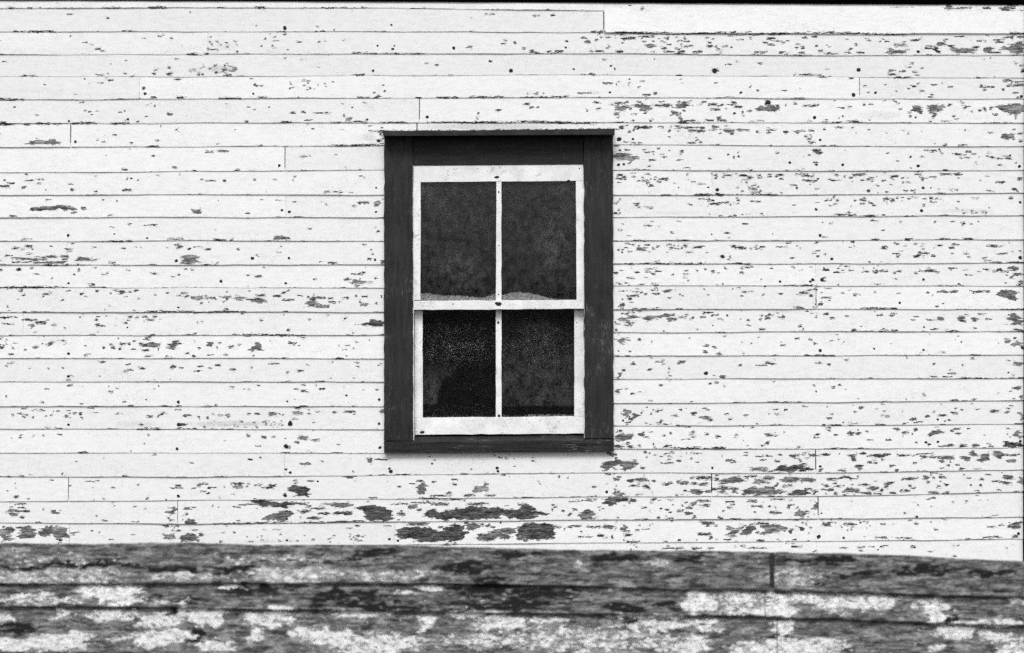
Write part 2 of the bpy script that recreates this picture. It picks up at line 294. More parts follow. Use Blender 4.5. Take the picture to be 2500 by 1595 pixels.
T(2000,0,4.8,'''~970,103,130,12 ~1600,98,180,10 ~1495,75,35,20 2200,98,100,12 ~2250,80,50,20 1960,100,50,6 !500,398,520,6 !2320,398,100,7 100,545,12,25 ~950,535,75,14 ~820,600,40,30 890,615,110,16 980,622,35,10
1160,612,18,10 330,623,45,8 480,620,50,8 370,575,22,10 990,497,20,5 1110,473,50,5 1420,515,60,18 !1320,545,75,7 !1380,585,35,40 !1300,570,60,6 1540,540,40,10 ~1570,580,50,25 ~1690,595,110,28 ~1790,585,60,15
1830,557,40,6 ~1990,590,60,25 1980,612,50,8 2050,620,80,6 1655,430,70,4 1900,483,55,5 2100,470,60,7 2190,442,30,7 2110,495,50,8 2255,445,20,20 2360,438,40,10 ~2180,575,60,18 1800,622,30,5 20,600,25,12 140,632,90,4
860,828,35,6 830,845,30,4 860,877,55,6 975,838,35,6 1040,789,35,4 1120,846,28,5 1200,805,18,6 1150,881,25,5 2300,746,30,6 2370,775,28,5 !2390,835,35,18 35,905,45,8
1535,1020,30,8 1960,1020,80,7 1900,1005,18,10 1350,997,35,5 1205,1073,28,8 1050,1042,16,7 1110,1018,22,5 1300,1140,25,9 1320,1118,14,8 2200,945,55,12 2330,962,80,6 ~2300,1000,100,14 2220,1010,30,7 2150,1052,22,10
~2290,1090,30,12 905,1072,10,12 573,1087,14,7 657,1090,12,8 1930,1055,25,6 875,915,10,14 1140,1275,60,25 !1130,1298,65,10 !1190,1320,22,12 ~1380,1260,95,30 1530,1232,28,7 1350,1297,80,8 1330,1330,45,13 1345,1365,20,18
1065,1362,18,8 1490,1423,60,6 1600,1400,25,6 1575,1365,18,6 1930,1285,17,24 2010,1270,18,12 2280,1330,80,25 2060,1347,32,9 !425,1428,80,8 525,1228,15,8 600,1222,25,5 350,1255,25,7 280,1262,14,10 1300,1425,20,6 1880,1300,20,7 950,1280,20,6''',
'''~2230,520 2400,485 2400,620 2260,625 2230,590 2200,570|~2060,1250 2150,1245 2280,1220 2400,1220 2400,1300 2340,1350 2180,1340 2110,1290''')
T(0,300,4.517,'''!85,15,90,13 305,17,35,7 480,12,80,7 !940,8,130,9 !1330,10,100,8 1957,76,20,7 1260,137,25,6 1085,187,14,6 1135,212,25,5 1452,224,14,6 1377,518,30,9 293,570,16,7 435,627,50,5 60,703,60,12
272,714,24,7 795,738,22,12 785,677,24,5 1065,760,18,7 1400,743,55,8 120,668,45,4 435,672,20,7 1930,495,25,14 925,940,28,14 150,1030,38,5 ~2150,975,28,25 300,1287,55,5 150,1392,18,6 760,1393,45,5 1367,1384,20,6
1960,1345,35,5 1985,1372,40,12 2090,1392,18,6 1940,1285,90,5 100,1467,40,6 330,1442,35,4 570,1480,65,14 450,1490,60,8 200,1497,65,6 300,1503,80,7 420,1510,100,8 715,1475,45,12 720,1508,30,7''',
'''~245,238 300,220 380,190 405,178 470,190 520,205 575,180 630,195 650,220 685,230 640,236 470,238 330,238|335,942 480,922 620,915 710,908 760,920 835,925 838,955 860,975 800,990 770,1000 775,985 820,968 740,955 640,968 540,960 420,970 350,965|790,1518 850,1498 900,1478 950,1490 985,1512 1050,1505 1105,1502 1100,1520 1040,1528 960,1525|~1965,1478 2060,1465 2190,1473 2163,1508 2177,1531 2240,1540 2195,1549 2068,1558 1992,1558 2014,1527 2032,1504''')
T(0,630,4.517,'''190,50,50,8 300,47,60,6 1245,53,38,7 212,130,24,8 1015,297,38,9 1190,172,16,6 820,183,12,6 1410,137,22,4 2125,132,22,5 515,401,42,8 900,395,22,7 1300,363,50,5 1340,380,50,16 760,360,22,4 1435,373,18,5
1850,388,18,9 1715,405,10,5 1985,420,35,7 2035,390,35,5 2060,425,25,8 270,416,16,5 690,466,18,4 197,460,12,4 40,660,65,7 110,648,30,4 90,728,65,6 330,685,75,8 527,684,30,7 450,713,60,12 ~355,745,28,15 490,718,20,12
1085,653,20,6 1070,686,18,6 1085,740,25,14 1135,750,25,5 1440,652,25,7 1510,658,20,7 1380,716,28,7 1425,690,18,4 1650,685,50,5 1710,650,22,8 20,988,28,12 148,990,16,10 400,985,38,10 285,1015,13,9 130,1062,28,6
175,940,22,4 1155,992,20,12 1255,992,26,12 1325,1003,12,9 1230,955,18,6 1348,950,34,13 1420,948,18,9 1620,897,35,7 1485,922,18,6 1565,945,30,9 1600,968,70,12 1700,958,70,22 1600,1018,40,12 1750,1005,10,18
1915,965,55,35 1945,925,30,12 1990,942,40,9 1910,1000,45,8 1650,1083,50,5 950,1085,18,7 1470,1008,25,5 2070,1053,22,7 1120,1148,40,5 1408,1181,18,6 1570,1220,32,11 1390,1245,26,12 1430,1238,45,4 1905,1200,33,17
2003,1215,18,8 2155,1246,20,4 800,1300,22,7 697,1220,14,6 542,1219,10,5 75,1193,12,5 1225,1474,26,6 1205,1415,9,6 !300,328,330,9 !1900,594,300,6''',
'''360,45 740,38 742,60 380,60|~525,940 560,925 593,935 590,958 565,970 540,965''')
T(460,300,4.517,'''!2130,97,35,12 2150,150,18,40 2100,200,28,8 335,236,22,4 790,258,25,7 1850,250,300,7 550,525,28,12 160,630,22,8 250,640,55,6 400,642,14,6 727,628,16,5 1600,765,100,7 1790,772,25,5 655,1004,22,6
990,853,35,4 1527,905,18,6 1890,885,22,10 1955,878,48,12 1833,918,20,6 1035,1273,90,20 480,1287,25,9 350,1295,70,5 2100,1198,18,14 1340,1168,16,5 220,1395,32,8 548,1396,18,9 2000,1500,30,9 2035,1447,18,6''',
'''~48,998 60,960 145,952 125,975 130,998 80,998|~2030,918 2070,885 2140,848 2142,900 2085,925''')
T(460,630,4.517,'''1590,55,45,8 2140,40,22,25 45,132,20,5 662,194,16,6 1400,239,22,4 1860,180,65,8 1925,163,35,6 1750,238,30,10 2062,225,22,12 1870,310,38,5 160,420,45,6 ~580,448,65,18 800,415,50,11 975,423,45,12
1230,414,30,6 1110,465,65,9 1430,443,85,10 1380,460,28,10 1570,445,30,9 1320,435,12,6 1590,488,45,9 1675,487,14,6 1730,442,38,5 1945,427,32,7 1840,422,12,4 2130,428,10,8 2070,503,12,6 147,500,14,7 420,560,18,5
1105,800,16,9 1335,677,14,5 235,958,34,22 265,940,16,8 350,939,16,7 125,993,12,6 480,982,34,13 562,960,18,7 320,990,12,8 1145,938,42,10 1168,957,14,9 1217,965,12,6 250,1072,34,4 415,1072,24,5 912,925,8,20
330,1188,30,8 105,1247,38,4 490,1230,35,7 690,1211,18,5 1235,1245,42,8 1097,1262,14,8 240,1213,12,5 1270,1467,28,12 1310,1478,25,4 1412,1408,8,10 480,1430,25,10 1475,1446,30,4 2080,1456,15,6 !300,597,330,6 !900,850,400,5''',
'''~722,205 760,190 810,188 812,210 765,222 750,228 728,215|~1780,265 1820,235 1870,228 1930,250 2030,275 1960,282 1900,290 1800,288|~30,430 130,428 200,440 310,425 305,452 210,450 100,462 45,455|360,430 420,425 520,420 510,445 420,450 400,500 385,505 400,455|~640,450 760,445 850,455 855,490 800,495 700,485 650,470|~1280,540 1300,490 1390,482 1450,488 1410,515 1360,548|~1400,522 1560,522 1560,546 1400,546|~1885,470 1920,460 1960,490 1995,515 1950,525 1900,520|!1835,742 1920,735 1985,700 2000,680 2060,690 2130,685 2138,760 2060,760 1980,745|660,1015 690,985 765,932 800,950 828,1012 740,1025 665,1042''')
T(0,960,4.042,'''420,93,18,4 200,203,32,7 262,219,16,6 418,165,26,6 577,177,16,5 738,197,20,7 795,210,12,8 812,248,8,9 510,215,14,4 663,217,14,4 1165,206,35,4 1478,228,30,8 1590,208,22,8 1560,232,12,9 1830,222,25,8
1876,216,20,7 !1810,312,40,10 !1420,356,60,7 1555,355,30,7 430,357,16,6 210,417,16,5 197,438,16,5 120,438,10,5 !820,586,46,8 620,795,12,12 165,1022,25,9 1757,913,28,10 1740,937,65,3 1910,937,25,3 700,910,16,4
~130,1160,40,18 230,1166,65,8 ~135,1197,38,12 228,1218,22,9 535,1172,36,18 600,1160,12,5 1830,1193,25,9 1660,1228,14,6 1700,1255,22,4 1860,1135,42,9 1805,1245,7,12 590,1447,28,12 720,1385,22,7 1745,1310,20,5
1760,1358,24,5 !1705,1355,12,8''',
'''1685,1128 1750,1120 1750,1180 1700,1195 1655,1188 1680,1160|1827,1297 1847,1233 1884,1229 1944,1265 1956,1293 1867,1293|~5,1370 75,1325 165,1335 130,1370 85,1395 100,1425 135,1438 30,1470 15,1400|185,1325 320,1322 350,1345 330,1370 370,1390 340,1430 200,1435 165,1410 205,1395 200,1360|385,1360 470,1325 540,1322 545,1360 500,1395 430,1415 390,1395|~560,1325 685,1335 685,1430 620,1430 560,1440 505,1410 530,1370|!1565,1280 1660,1282 1665,1305 1710,1330 1640,1325 1605,1305|~1590,1388 1720,1390 1722,1435 1610,1438|1770,1423 1827,1398 1900,1390 1948,1407 1964,1423 1944,1463 1807,1467''')
T(460,960,4.042,'''100,240,16,18 192,243,12,14 395,215,22,8 595,207,18,6 677,203,24,9 822,207,42,20 ~1080,197,50,16 1190,201,14,5 1450,190,22,11 1280,187,22,4 1590,185,60,8 1600,180,55,5 1900,183,28,18 750,435,26,12
~600,420,22,13 ~1130,443,58,16 ~1248,464,48,9 ~1068,488,20,14 ~995,540,18,14 1482,508,12,6 960,455,8,7 1775,665,28,22 1790,648,30,8 1900,655,60,6 1628,771,10,5 105,910,25,8 130,895,22,6 178,895,14,9 235,932,42,5
145,967,30,5 200,986,18,5 485,893,65,7 ~490,925,48,18 595,888,16,5 690,907,40,4 830,910,42,10 790,935,60,8 1205,868,30,6 957,1010,14,16 1190,1120,28,14 1280,1137,75,8 1160,1170,45,16 1340,1187,60,10 1520,1183,95,16
1250,1235,80,14 1110,1225,12,6 130,1395,28,18 880,1350,45,3 !620,1282,400,4 !1500,1268,400,5 1820,1030,40,6''',
'''1075,690 1110,685 1105,700 1200,678 1225,695 1195,712 1110,715|!1490,815 1560,812 1670,808 1615,850 1560,835|!970,940 1020,930 1040,902 1130,915 1175,910 1200,930 1185,955 1195,990 1200,1008 1050,1008 1060,985 1030,965 985,955|!545,1050 740,1048 830,1075 960,1080 1160,1090 1150,1100 1000,1100 960,1130 910,1138 820,1115 750,1130 720,1110 600,1108 440,1120 560,1098 700,1095 620,1078|725,1245 780,1220 880,1165 960,1155 1030,1160 1050,1195 1010,1220 980,1250 920,1260 870,1245 735,1260|1320,1105 1350,1088 1540,1078 1630,1100 1550,1132 1440,1115|!1645,1135 1740,1112 1850,1105 1960,1130 1990,1170 2040,1245 1940,1255 1770,1250 1720,1215 1750,1180 1720,1150''')
T(930,1090,4.152,'''45,132,50,6 2335,72,38,16 405,353,42,7 190,405,18,8 745,335,30,7 748,380,24,8 ~1060,382,30,16 680,472,38,15 600,498,90,6 890,497,65,9 1110,495,55,5 2165,410,22,11 2390,478,38,22 !480,525,85,9
700,537,160,5 2110,545,45,10 1970,555,70,5 320,615,50,22 390,645,25,12 200,583,90,5 600,585,95,14 430,570,120,6 980,583,120,10 2228,622,14,22 1845,656,14,8 1765,612,25,8 1740,640,10,8 1965,640,25,10 1915,690,16,16
205,690,42,16 200,660,10,18 !350,765,130,10 360,785,125,22 610,820,26,12 930,815,62,36 1020,790,22,12 1085,802,28,7 1133,817,22,7 860,775,25,12 1800,815,30,8 1915,820,22,9 1995,808,30,10 2160,817,75,10 2300,815,50,18
2330,832,20,8 2370,835,8,14 2030,862,10,8 !2230,905,38,13 2075,918,70,5 2285,925,12,8 2345,920,10,10 1865,835,6,30 680,993,90,5''',
'''2255,180 2300,155 2408,140 2560,143 2600,160 2590,180 2560,190 2570,215 2530,240 2450,236 2440,210 2380,185 2330,215 2310,245 2258,240|390,378 440,380 465,410 455,470 355,475 385,440 360,420|~928,430 1000,412 1120,402 1095,450 990,465 935,460|!2240,540 2408,520 2500,535 2470,560 2310,600 2265,570|!435,700 470,650 520,635 590,655 650,660 690,655 760,615 840,630 920,605 1010,620 1150,620 1230,640 1340,635 1370,640 1440,615 1430,595 1500,590 1550,605 1540,650 1640,655 1700,685 1600,690 1590,720 1440,735 1300,725 1240,690 1220,715 1130,728 900,738 560,738|2005,695 2060,655 2125,622 2190,675 2150,730 2060,738|!145,850 240,825 410,825 530,830 540,865 650,835 720,805 690,800 740,788 830,800 858,850 865,885 850,925 800,960 560,962 360,955 400,935 290,935 190,945 150,900|975,925 1000,885 1130,860 1240,825 1380,825 1380,870 1200,880 1290,890 1345,920 1310,945 1230,945 1200,920 1160,945 1080,962 1000,950|!1385,820 1430,790 1550,778 1740,775 1775,830 1740,850 1780,890 1730,935 1530,950 1400,955 1430,925 1380,900 1400,850''')
T(1490,300,4.518,'''120,55,35,14 !370,50,100,13 560,45,35,5 !740,42,38,10 !870,55,160,6 955,92,90,14 !1160,50,40,10 1280,40,25,4 1310,90,70,18 1470,82,65,11 1770,80,55,8 1745,113,28,9 1630,105,24,7 1935,105,25,14 2085,92,65,7
2215,88,25,10 2150,150,22,7 2190,182,25,10 2215,220,38,9 2215,142,12,10 2065,113,20,7 1340,125,20,10 205,103,18,6 265,80,10,12 157,215,28,7 900,226,50,6 255,225,28,4 183,303,32,7 103,307,14,5 405,328,35,5
467,324,14,6 790,317,22,8 467,413,38,8 762,414,32,4 1098,393,18,5 1366,383,16,20 1415,370,12,9 1840,330,22,5 2265,310,45,9 2270,335,35,11 2262,440,22,7 1295,511,22,4 105,577,30,9 152,598,30,9 550,627,28,10
540,656,18,4 1165,582,22,7 !1465,583,48,10 1300,582,45,5 1250,603,18,5 1160,612,18,5 1540,608,28,12 1530,620,35,8 1640,575,18,8 1650,605,25,6 1760,568,20,6 1750,597,22,7 1865,577,45,10 1885,622,26,5 2110,573,70,9
2180,590,70,7 2165,636,48,11 2255,640,22,10 !1020,797,110,9 1200,795,70,7 1700,795,140,6 65,888,28,6 1105,861,40,6 1160,885,60,7 1150,900,55,5 1270,882,40,5 1410,859,16,7 1385,887,28,4 1328,907,12,6 1570,862,14,4
1630,870,28,5 325,933,18,4 288,912,20,3 68,1000,30,9 1222,1025,28,7 1340,1025,45,5 105,1182,28,7 130,1122,14,5 687,1209,18,8 1290,1224,30,7 1310,1270,14,4 1490,1118,30,3 800,1298,80,5 340,1398,50,15 315,1362,14,8
410,1346,28,7 645,1345,30,7 670,1382,22,11 530,1362,22,5 825,1358,25,11 788,1383,12,6 970,1371,60,13 1430,1382,58,14 1355,1360,30,8 1612,1353,14,7 1970,1332,28,6 2290,1412,25,7 2250,1437,18,5 2285,1475,16,7
135,1404,16,6 180,1376,18,5 ~1315,1500,18,30 !1225,1477,28,12''',
'''~35,345 120,335 220,345 260,370 345,412 260,410 230,435 170,415 60,400 30,380''')
T(1990,300,4.518,'''2260,205,24,12 2262,122,28,6 1630,252,50,5 20,303,40,6 35,335,45,10 1305,312,42,9 1560,348,55,7 1650,352,18,6 1680,385,38,4 1612,394,18,5 1740,345,18,3 1955,385,25,10 1895,370,16,6 1920,333,18,5
2135,393,38,12 2095,367,60,4 2040,402,28,6 2037,467,26,6 1770,451,20,5 12,442,18,6 1180,377,28,4 1050,382,12,12 235,570,28,7 470,573,65,12 540,573,18,5 395,605,20,7 190,632,45,7 320,595,22,4 770,560,18,6 860,590,60,7
965,610,14,6 520,632,18,5 580,632,14,5 622,643,16,7 625,610,28,5 740,642,14,8 765,637,12,5 1135,572,38,6 1180,608,26,8 1185,638,16,6 1000,658,45,4 1300,602,40,5 1440,567,60,14 1575,570,50,11 2045,657,55,9 1995,660,20,9
2255,618,30,18 2200,730,30,11 2225,750,10,12 585,752,20,14 680,695,18,4 1080,748,28,5 995,752,24,4 1490,746,26,8 1550,747,20,6 1355,745,10,6 1940,750,48,5 !1120,535,80,7 785,768,12,6 20,735,22,5 440,855,16,9
135,853,10,7 178,855,12,9 250,853,18,6 790,838,38,11 855,855,22,14 905,830,12,8 1030,835,22,8 1210,838,22,5 1280,835,18,9 1345,840,18,9 1398,850,18,8 1760,829,30,5 2160,830,28,10 370,988,16,7 !330,1015,115,6
!610,1027,80,5 750,1020,16,7 !1050,1027,65,5 105,1261,28,6 1860,985,6,30 !660,1288,40,7 !1030,1288,40,8 1420,1284,60,5 !1680,1281,50,8 180,1105,22,4 1625,1130,18,5 895,1333,28,6 1190,1339,24,5 1105,1338,18,5
760,1370,32,8 758,1390,28,6 1550,1340,35,7 1510,1376,28,9 1370,1352,35,5 1950,1362,50,10 2045,1360,35,7 885,1442,38,7 915,1458,22,6 915,1480,16,8 1210,1443,50,7 1145,1435,22,8 !1120,1470,34,15 1285,1472,10,9
1315,1475,14,6 1660,1442,30,6 1515,1438,14,4 1860,1494,24,7 35,1412,20,6 1190,1480,14,8 30,1475,12,7''',
'''~2050,130 2085,120 2225,122 2190,170 2120,180 2050,168|475,855 500,842 570,835 560,850 585,860 520,865''')
T(1490,630,4.518,'''60,168,28,9 125,138,18,5 290,160,28,5 420,155,38,6 530,148,38,6 470,176,26,6 450,123,70,3 840,143,18,6 955,142,14,5 1520,104,50,3 1780,118,18,5 345,295,28,6 490,294,42,6 110,295,20,8 250,420,65,10
345,390,14,12 380,400,30,4 510,398,38,7 215,455,25,9 140,460,10,10 130,515,25,12 110,545,30,8 655,443,22,6 1083,407,14,8 1880,397,28,7 2135,385,50,12 2190,355,22,12 2090,404,38,6 2220,420,20,8 2245,350,14,7
1688,404,12,5 683,680,52,16 165,620,38,4 250,603,18,7 800,655,50,9 845,625,22,7 !1075,603,50,8 1020,655,30,7 200,742,45,6 1130,635,16,12 1290,640,12,11 1740,668,35,12 1885,657,42,9 1650,680,12,8 1520,685,14,6
1670,787,30,9 2090,752,20,6 890,675,16,4 1215,680,35,5 2265,650,14,7 325,893,14,9 1055,967,34,6 1145,985,22,8 1055,1037,30,13 ~1200,1060,25,14 1900,966,26,7 2055,887,24,5 2255,948,22,6 210,1030,14,4 250,1170,26,6
1435,1185,20,10 1730,1160,40,12 1800,1170,32,7 645,1213,10,9 150,1243,16,10 100,1300,22,28 1243,1308,30,18 1160,1297,22,4 2290,1160,24,5 553,1406,28,9 250,1498,22,9 1095,1388,16,7 1170,1377,25,6 180,1443,14,5
!2100,306,200,5 !400,565,160,5 2265,470,6,35 2250,530,5,22 2285,530,5,22''',
'''570,365 620,345 705,352 650,370 600,385|~75,680 100,655 150,670 190,690 280,712 240,715 180,712 110,695|185,655 255,635 365,648 260,665 200,668|380,690 400,650 500,645 560,612 640,632 700,618 705,628 640,650 590,665 500,668 420,685|~60,905 175,892 185,915 130,930 150,960 100,950 50,930|~55,1470 100,1445 145,1440 120,1465 85,1490 60,1485''')
T(1990,630,4.518,'''128,135,32,8 240,160,38,7 350,93,26,5 560,150,32,6 720,145,80,8 665,160,25,8 875,167,20,7 1265,143,60,17 1160,142,26,8 1345,158,22,7 1105,167,20,5 1520,114,50,6 1800,150,22,5 1880,121,28,5 2000,148,60,7
2030,130,22,8 2190,115,70,20 2090,150,40,9 2230,185,60,14 2165,220,30,16 2260,265,25,12 2110,190,10,5 1660,185,18,7 1660,133,18,4 380,142,16,5 100,222,18,6 95,250,22,7 2250,295,40,7 1520,372,50,10 1790,370,70,8
1900,370,25,9 1240,380,16,6 1295,403,10,5 458,405,38,5 298,387,20,4 120,440,55,6 60,508,18,16 155,467,12,6 848,638,30,11 185,665,28,10 1385,672,52,20 1620,665,40,16 1615,693,44,13 1765,680,45,18 1270,686,45,6
1910,676,38,7 1680,628,34,3 1080,685,26,3 1757,773,18,8 1310,784,40,7 745,785,15,6 2230,790,45,10 !800,806,100,7 !1515,805,80,6 430,798,30,6 178,913,16,5 ~2105,915,35,22 ~2220,950,55,25 !2285,1000,20,20
2200,883,18,8 155,1175,22,10 45,1158,40,5 1733,1108,20,8 2235,1168,48,20 1455,1310,48,7 1300,1312,35,6 2180,1295,14,5 270,1399,14,5 190,1432,14,5 2215,1437,45,14 2150,1470,12,6 ~1200,1510,18,12 !700,555,200,5''',
'''1335,380 1360,362 1405,352 1450,370 1475,385 1400,382|2000,395 2030,365 2130,352 2240,375 2230,465 2160,472 2110,455 2060,435|2050,660 2150,655 2160,625 2210,602 2255,622 2240,650 2304,690 2260,750 2130,730 2180,690''')
T(1490,960,4.042,'''175,288,22,5 510,267,16,7 480,295,30,6 545,306,25,5 400,308,14,4 825,200,28,12 ~940,245,45,22 968,163,18,5 990,262,18,10 !700,322,48,7 1150,204,14,6 460,183,14,4 1645,208,20,5 400,203,10,5
95,373,30,11 310,410,38,17 355,432,30,8 85,525,55,14 !200,530,35,10 !570,527,40,9 !640,538,45,7 !820,540,80,9 !1070,540,65,9 950,407,18,9 1060,428,26,10 825,431,20,5 1565,415,45,12 1555,490,18,11 532,421,12,6
180,493,20,8 1245,413,16,6 820,383,14,5 35,602,38,16 315,743,24,13 570,657,22,4 680,668,25,12 560,693,60,6 1190,665,45,10 1210,683,30,6 1505,663,30,7 1650,672,28,7 1520,622,80,5 1810,620,50,11 1880,610,50,4
1990,615,36,11 1830,643,40,4 1870,668,14,16 1912,700,25,8 ~1455,748,85,16 1890,768,32,9 !1975,755,28,11 63,850,28,11 210,858,40,14 310,855,65,16 240,910,52,7 348,917,38,13 425,865,20,6 595,888,25,9 525,890,18,4
755,885,25,12 825,890,45,8 920,835,70,17 920,900,45,16 1045,850,30,14 !1370,822,62,8 !1455,825,8,28 1570,835,55,18 ~1480,875,60,20 1780,852,90,24 1950,855,75,20 1750,915,50,9 1630,912,18,8 1950,945,35,9
965,968,28,10 1030,945,35,10 1120,935,50,16 1190,945,70,12 1100,970,32,11 1215,970,20,16 90,990,62,18 2010,995,22,7 2020,965,30,8 280,1002,28,4 220,1055,40,16 430,1050,30,5 335,1128,28,8 825,1090,30,14
770,1130,38,14 690,1160,35,10 560,1150,18,9 590,1173,14,6 765,1183,36,16 500,1140,12,7 400,1085,22,4 390,1166,14,5 925,1063,65,8 945,1107,45,10 1180,1072,44,6 1400,1065,55,7 1415,1115,25,6 1480,1113,24,10
1570,1118,14,9 1630,1178,70,11 1430,1175,14,6 1865,1195,55,28 1860,1160,20,14 1780,1057,16,6 1930,1165,35,8 1755,1120,14,16 1825,1135,10,22 2030,1110,25,40 830,1220,16,20 480,1222,14,7 1095,1235,16,6
580,1235,35,4 1650,1048,70,3 140,1335,38,16 130,1312,12,12 155,1363,40,8 168,1402,42,11 265,1354,20,6 955,1283,65,14 1045,1310,20,4 930,1393,70,12 965,1383,30,8 988,1430,22,18 1490,1288,75,8 1775,1360,24,26
1890,1342,26,14 1805,1250,60,6 1150,1445,35,6 1455,1375,18,8 1478,1457,35,7 225,1467,65,9 545,1466,16,7 680,1450,16,6 1245,1460,18,4 1820,1447,18,4 1975,1328,16,6 20,1420,10,14 42,1340,8,14 690,1530,38,7
600,1531,100,5 850,1530,50,6 985,1532,35,7 1310,1505,20,5 1840,1515,55,7 1430,1528,120,4''',
'''~120,200 150,155 195,180 180,220 175,245 135,240|205,230 250,190 285,230 250,250 235,275 205,275|~50,420 110,400 150,390 225,420 200,455 100,475 60,460|!1500,770 1600,760 1680,710 1720,705 1760,725 1800,705 1860,708 2000,745 1960,765 1830,750 1800,775 1700,778 1560,775|668,860 690,865 735,900 700,908 675,900|1070,870 1180,845 1250,820 1330,850 1290,880 1130,895 1075,895|785,955 860,950 920,965 900,1000 860,1000 800,985|1270,985 1300,945 1400,935 1560,930 1700,950 1730,985 1600,1000 1430,998 1310,1005|!1720,995 1850,960 1930,958 1980,1000 1840,1005|!-40,1025 170,1045 140,1065 -40,1085|~1125,1330 1165,1315 1200,1330 1260,1330 1300,1295 1330,1300 1260,1350 1270,1370 1240,1420 1150,1405 1180,1370 1170,1345|1285,1350 1330,1325 1420,1312 1425,1335 1390,1380 1350,1400 1300,1385|~1475,1320 1530,1302 1700,1298 1730,1330 1715,1370 1640,1370 1590,1385 1490,1400 1550,1365''')
T(1990,960,4.042,'''1370,73,40,6 1565,62,25,5 2035,40,28,14 135,248,26,9 955,257,42,13 985,243,14,9 1115,228,24,10 1258,219,46,10 1380,200,26,5 1765,182,38,11 1890,185,28,8 990,290,16,5 890,298,24,7 375,295,45,4 640,312,50,5
1320,268,14,5 1605,162,18,4 ~2035,230,28,35 160,205,18,5 1030,285,22,5 !2020,303,50,8 130,373,28,5 212,412,20,10 355,392,34,14 425,400,28,12 512,376,14,6 800,357,30,11 880,392,34,9 990,362,20,9 1350,375,20,8
1410,398,28,6 540,466,30,6 725,462,25,8 1000,490,16,6 1120,507,20,9 1335,517,30,14 1270,523,50,5 1455,520,42,12 1580,520,36,12 1735,525,26,5 15,442,28,5 !110,603,50,10 370,620,38,9 378,656,24,13 470,592,35,8
30,620,25,5 1070,632,32,14 1170,630,45,10 1300,637,80,18 1245,670,20,16 538,683,24,10 598,690,20,7 660,653,18,6 443,730,30,28 272,762,38,12 65,760,22,16 755,715,36,10 985,690,18,6 1310,712,16,6 1405,708,20,7
1445,747,26,8 800,763,18,8 1330,682,18,8 ~1485,650,40,20 1935,668,55,17 170,850,55,9 110,915,25,12 155,950,36,13 240,918,45,6 205,990,26,12 ~365,965,72,24 330,945,40,14 485,905,60,9 575,940,60,16 510,985,30,14
725,895,45,12 725,925,26,24 !660,957,16,12 610,990,42,5 765,985,30,10 930,842,80,11 1090,832,32,16 1265,835,28,7 1240,805,12,6 1165,835,12,8 860,855,16,6 885,958,45,9 970,937,22,7 933,912,16,9 1210,920,20,12
1288,905,20,12 1165,982,60,8 1300,982,35,8 1905,830,60,22 ~2030,865,30,35 1895,890,40,12 1635,847,25,6 1115,877,22,6 1515,835,22,5 1840,877,28,4 1790,867,40,4 1540,907,8,9 1635,907,12,9 1810,955,25,5
1775,1205,28,6 105,1300,45,13 150,1280,50,5 340,1295,62,12 252,1320,10,13 518,1278,14,6 670,1295,25,4 1740,1320,46,5 1970,1415,32,16 1740,1422,90,7 640,1427,65,5 870,1430,80,5 1000,1288,18,5 285,1530,40,6
680,1510,38,6 520,1515,60,4 970,1524,28,5 1395,1502,25,6 440,1522,30,4''',
'''1090,400 1160,385 1200,370 1290,375 1200,392 1150,425|!1840,520 1890,480 2060,490 2060,535 1845,532|1920,415 2000,375 2040,415 2035,440 1980,430|!515,615 620,597 730,595 720,620 640,630 550,625|!795,600 850,605 950,612 850,620 800,622|970,630 1030,595 1160,582 1170,598 1080,598 1020,615|1505,610 1520,580 1570,570 1615,605 1590,625 1540,630|1605,660 1630,615 1700,580 1718,610 1700,670 1620,685|1730,600 1770,580 1810,572 1860,595 1970,600 2030,590 1960,615 1880,620 1850,645 1790,635|!205,850 260,820 310,815 360,835 430,842 370,855 290,840|1885,1298 1940,1275 2025,1270 2028,1345 1930,1335''')
# board-wide scatter of small flecks: (x0, x1, count per board) by board index, chips sit mostly in the upper middle of a board
SCAT = {0: (12, 26), 1: (10, 0), 2: (14, 55), 3: (12, 12), 4: (22, 22), 5: (26, 60), 6: (14, 40), 7: (12, 34), 8: (20, 75), 9: (12, 50), 10: (10, 14), 11: (26, 60), 12: (16, 52), 13: (26, 34),
 14: (26, 46), 15: (30, 24), 16: (18, 20), 17: (20, 14), 18: (44, 46), 19: (12, 40), 20: (10, 50), 21: (26, 60), 22: (34, 40), 23: (40, 44), 24: (10, 30)}
GRIME = [(540,170,45,12,.9),(480,170,30,10,.5),(80,222,120,12,.45),(70,128,120,8,.4),(560,115,28,14,.6),(898,335,26,12,.8),(935,330,8,14,1.),(1840,470,14,16,1.),(2150,282,60,14,.7),(560,1035,130,10,.9),(330,1035,70,12,.7),
 (2350,515,90,7,.7),(1740,522,120,7,.5),(650,1322,120,6,.7),(2380,515,70,8,.6),(2290,1255,160,8,.4),(1290,225,80,10,.4),(60,985,100,6,.4),(160,1160,14,8,.7),(640,240,60,4,.6),(1200,310,230,12,.85),(1250,1120,240,12,.35),
 (2300,1245,120,12,.3),(1650,520,90,6,.6),(1900,760,60,5,.6),(1450,228,25,6,.8),(300,585,60,6,.5),(760,1000,200,4,.3),(640,790,60,5,.3)]

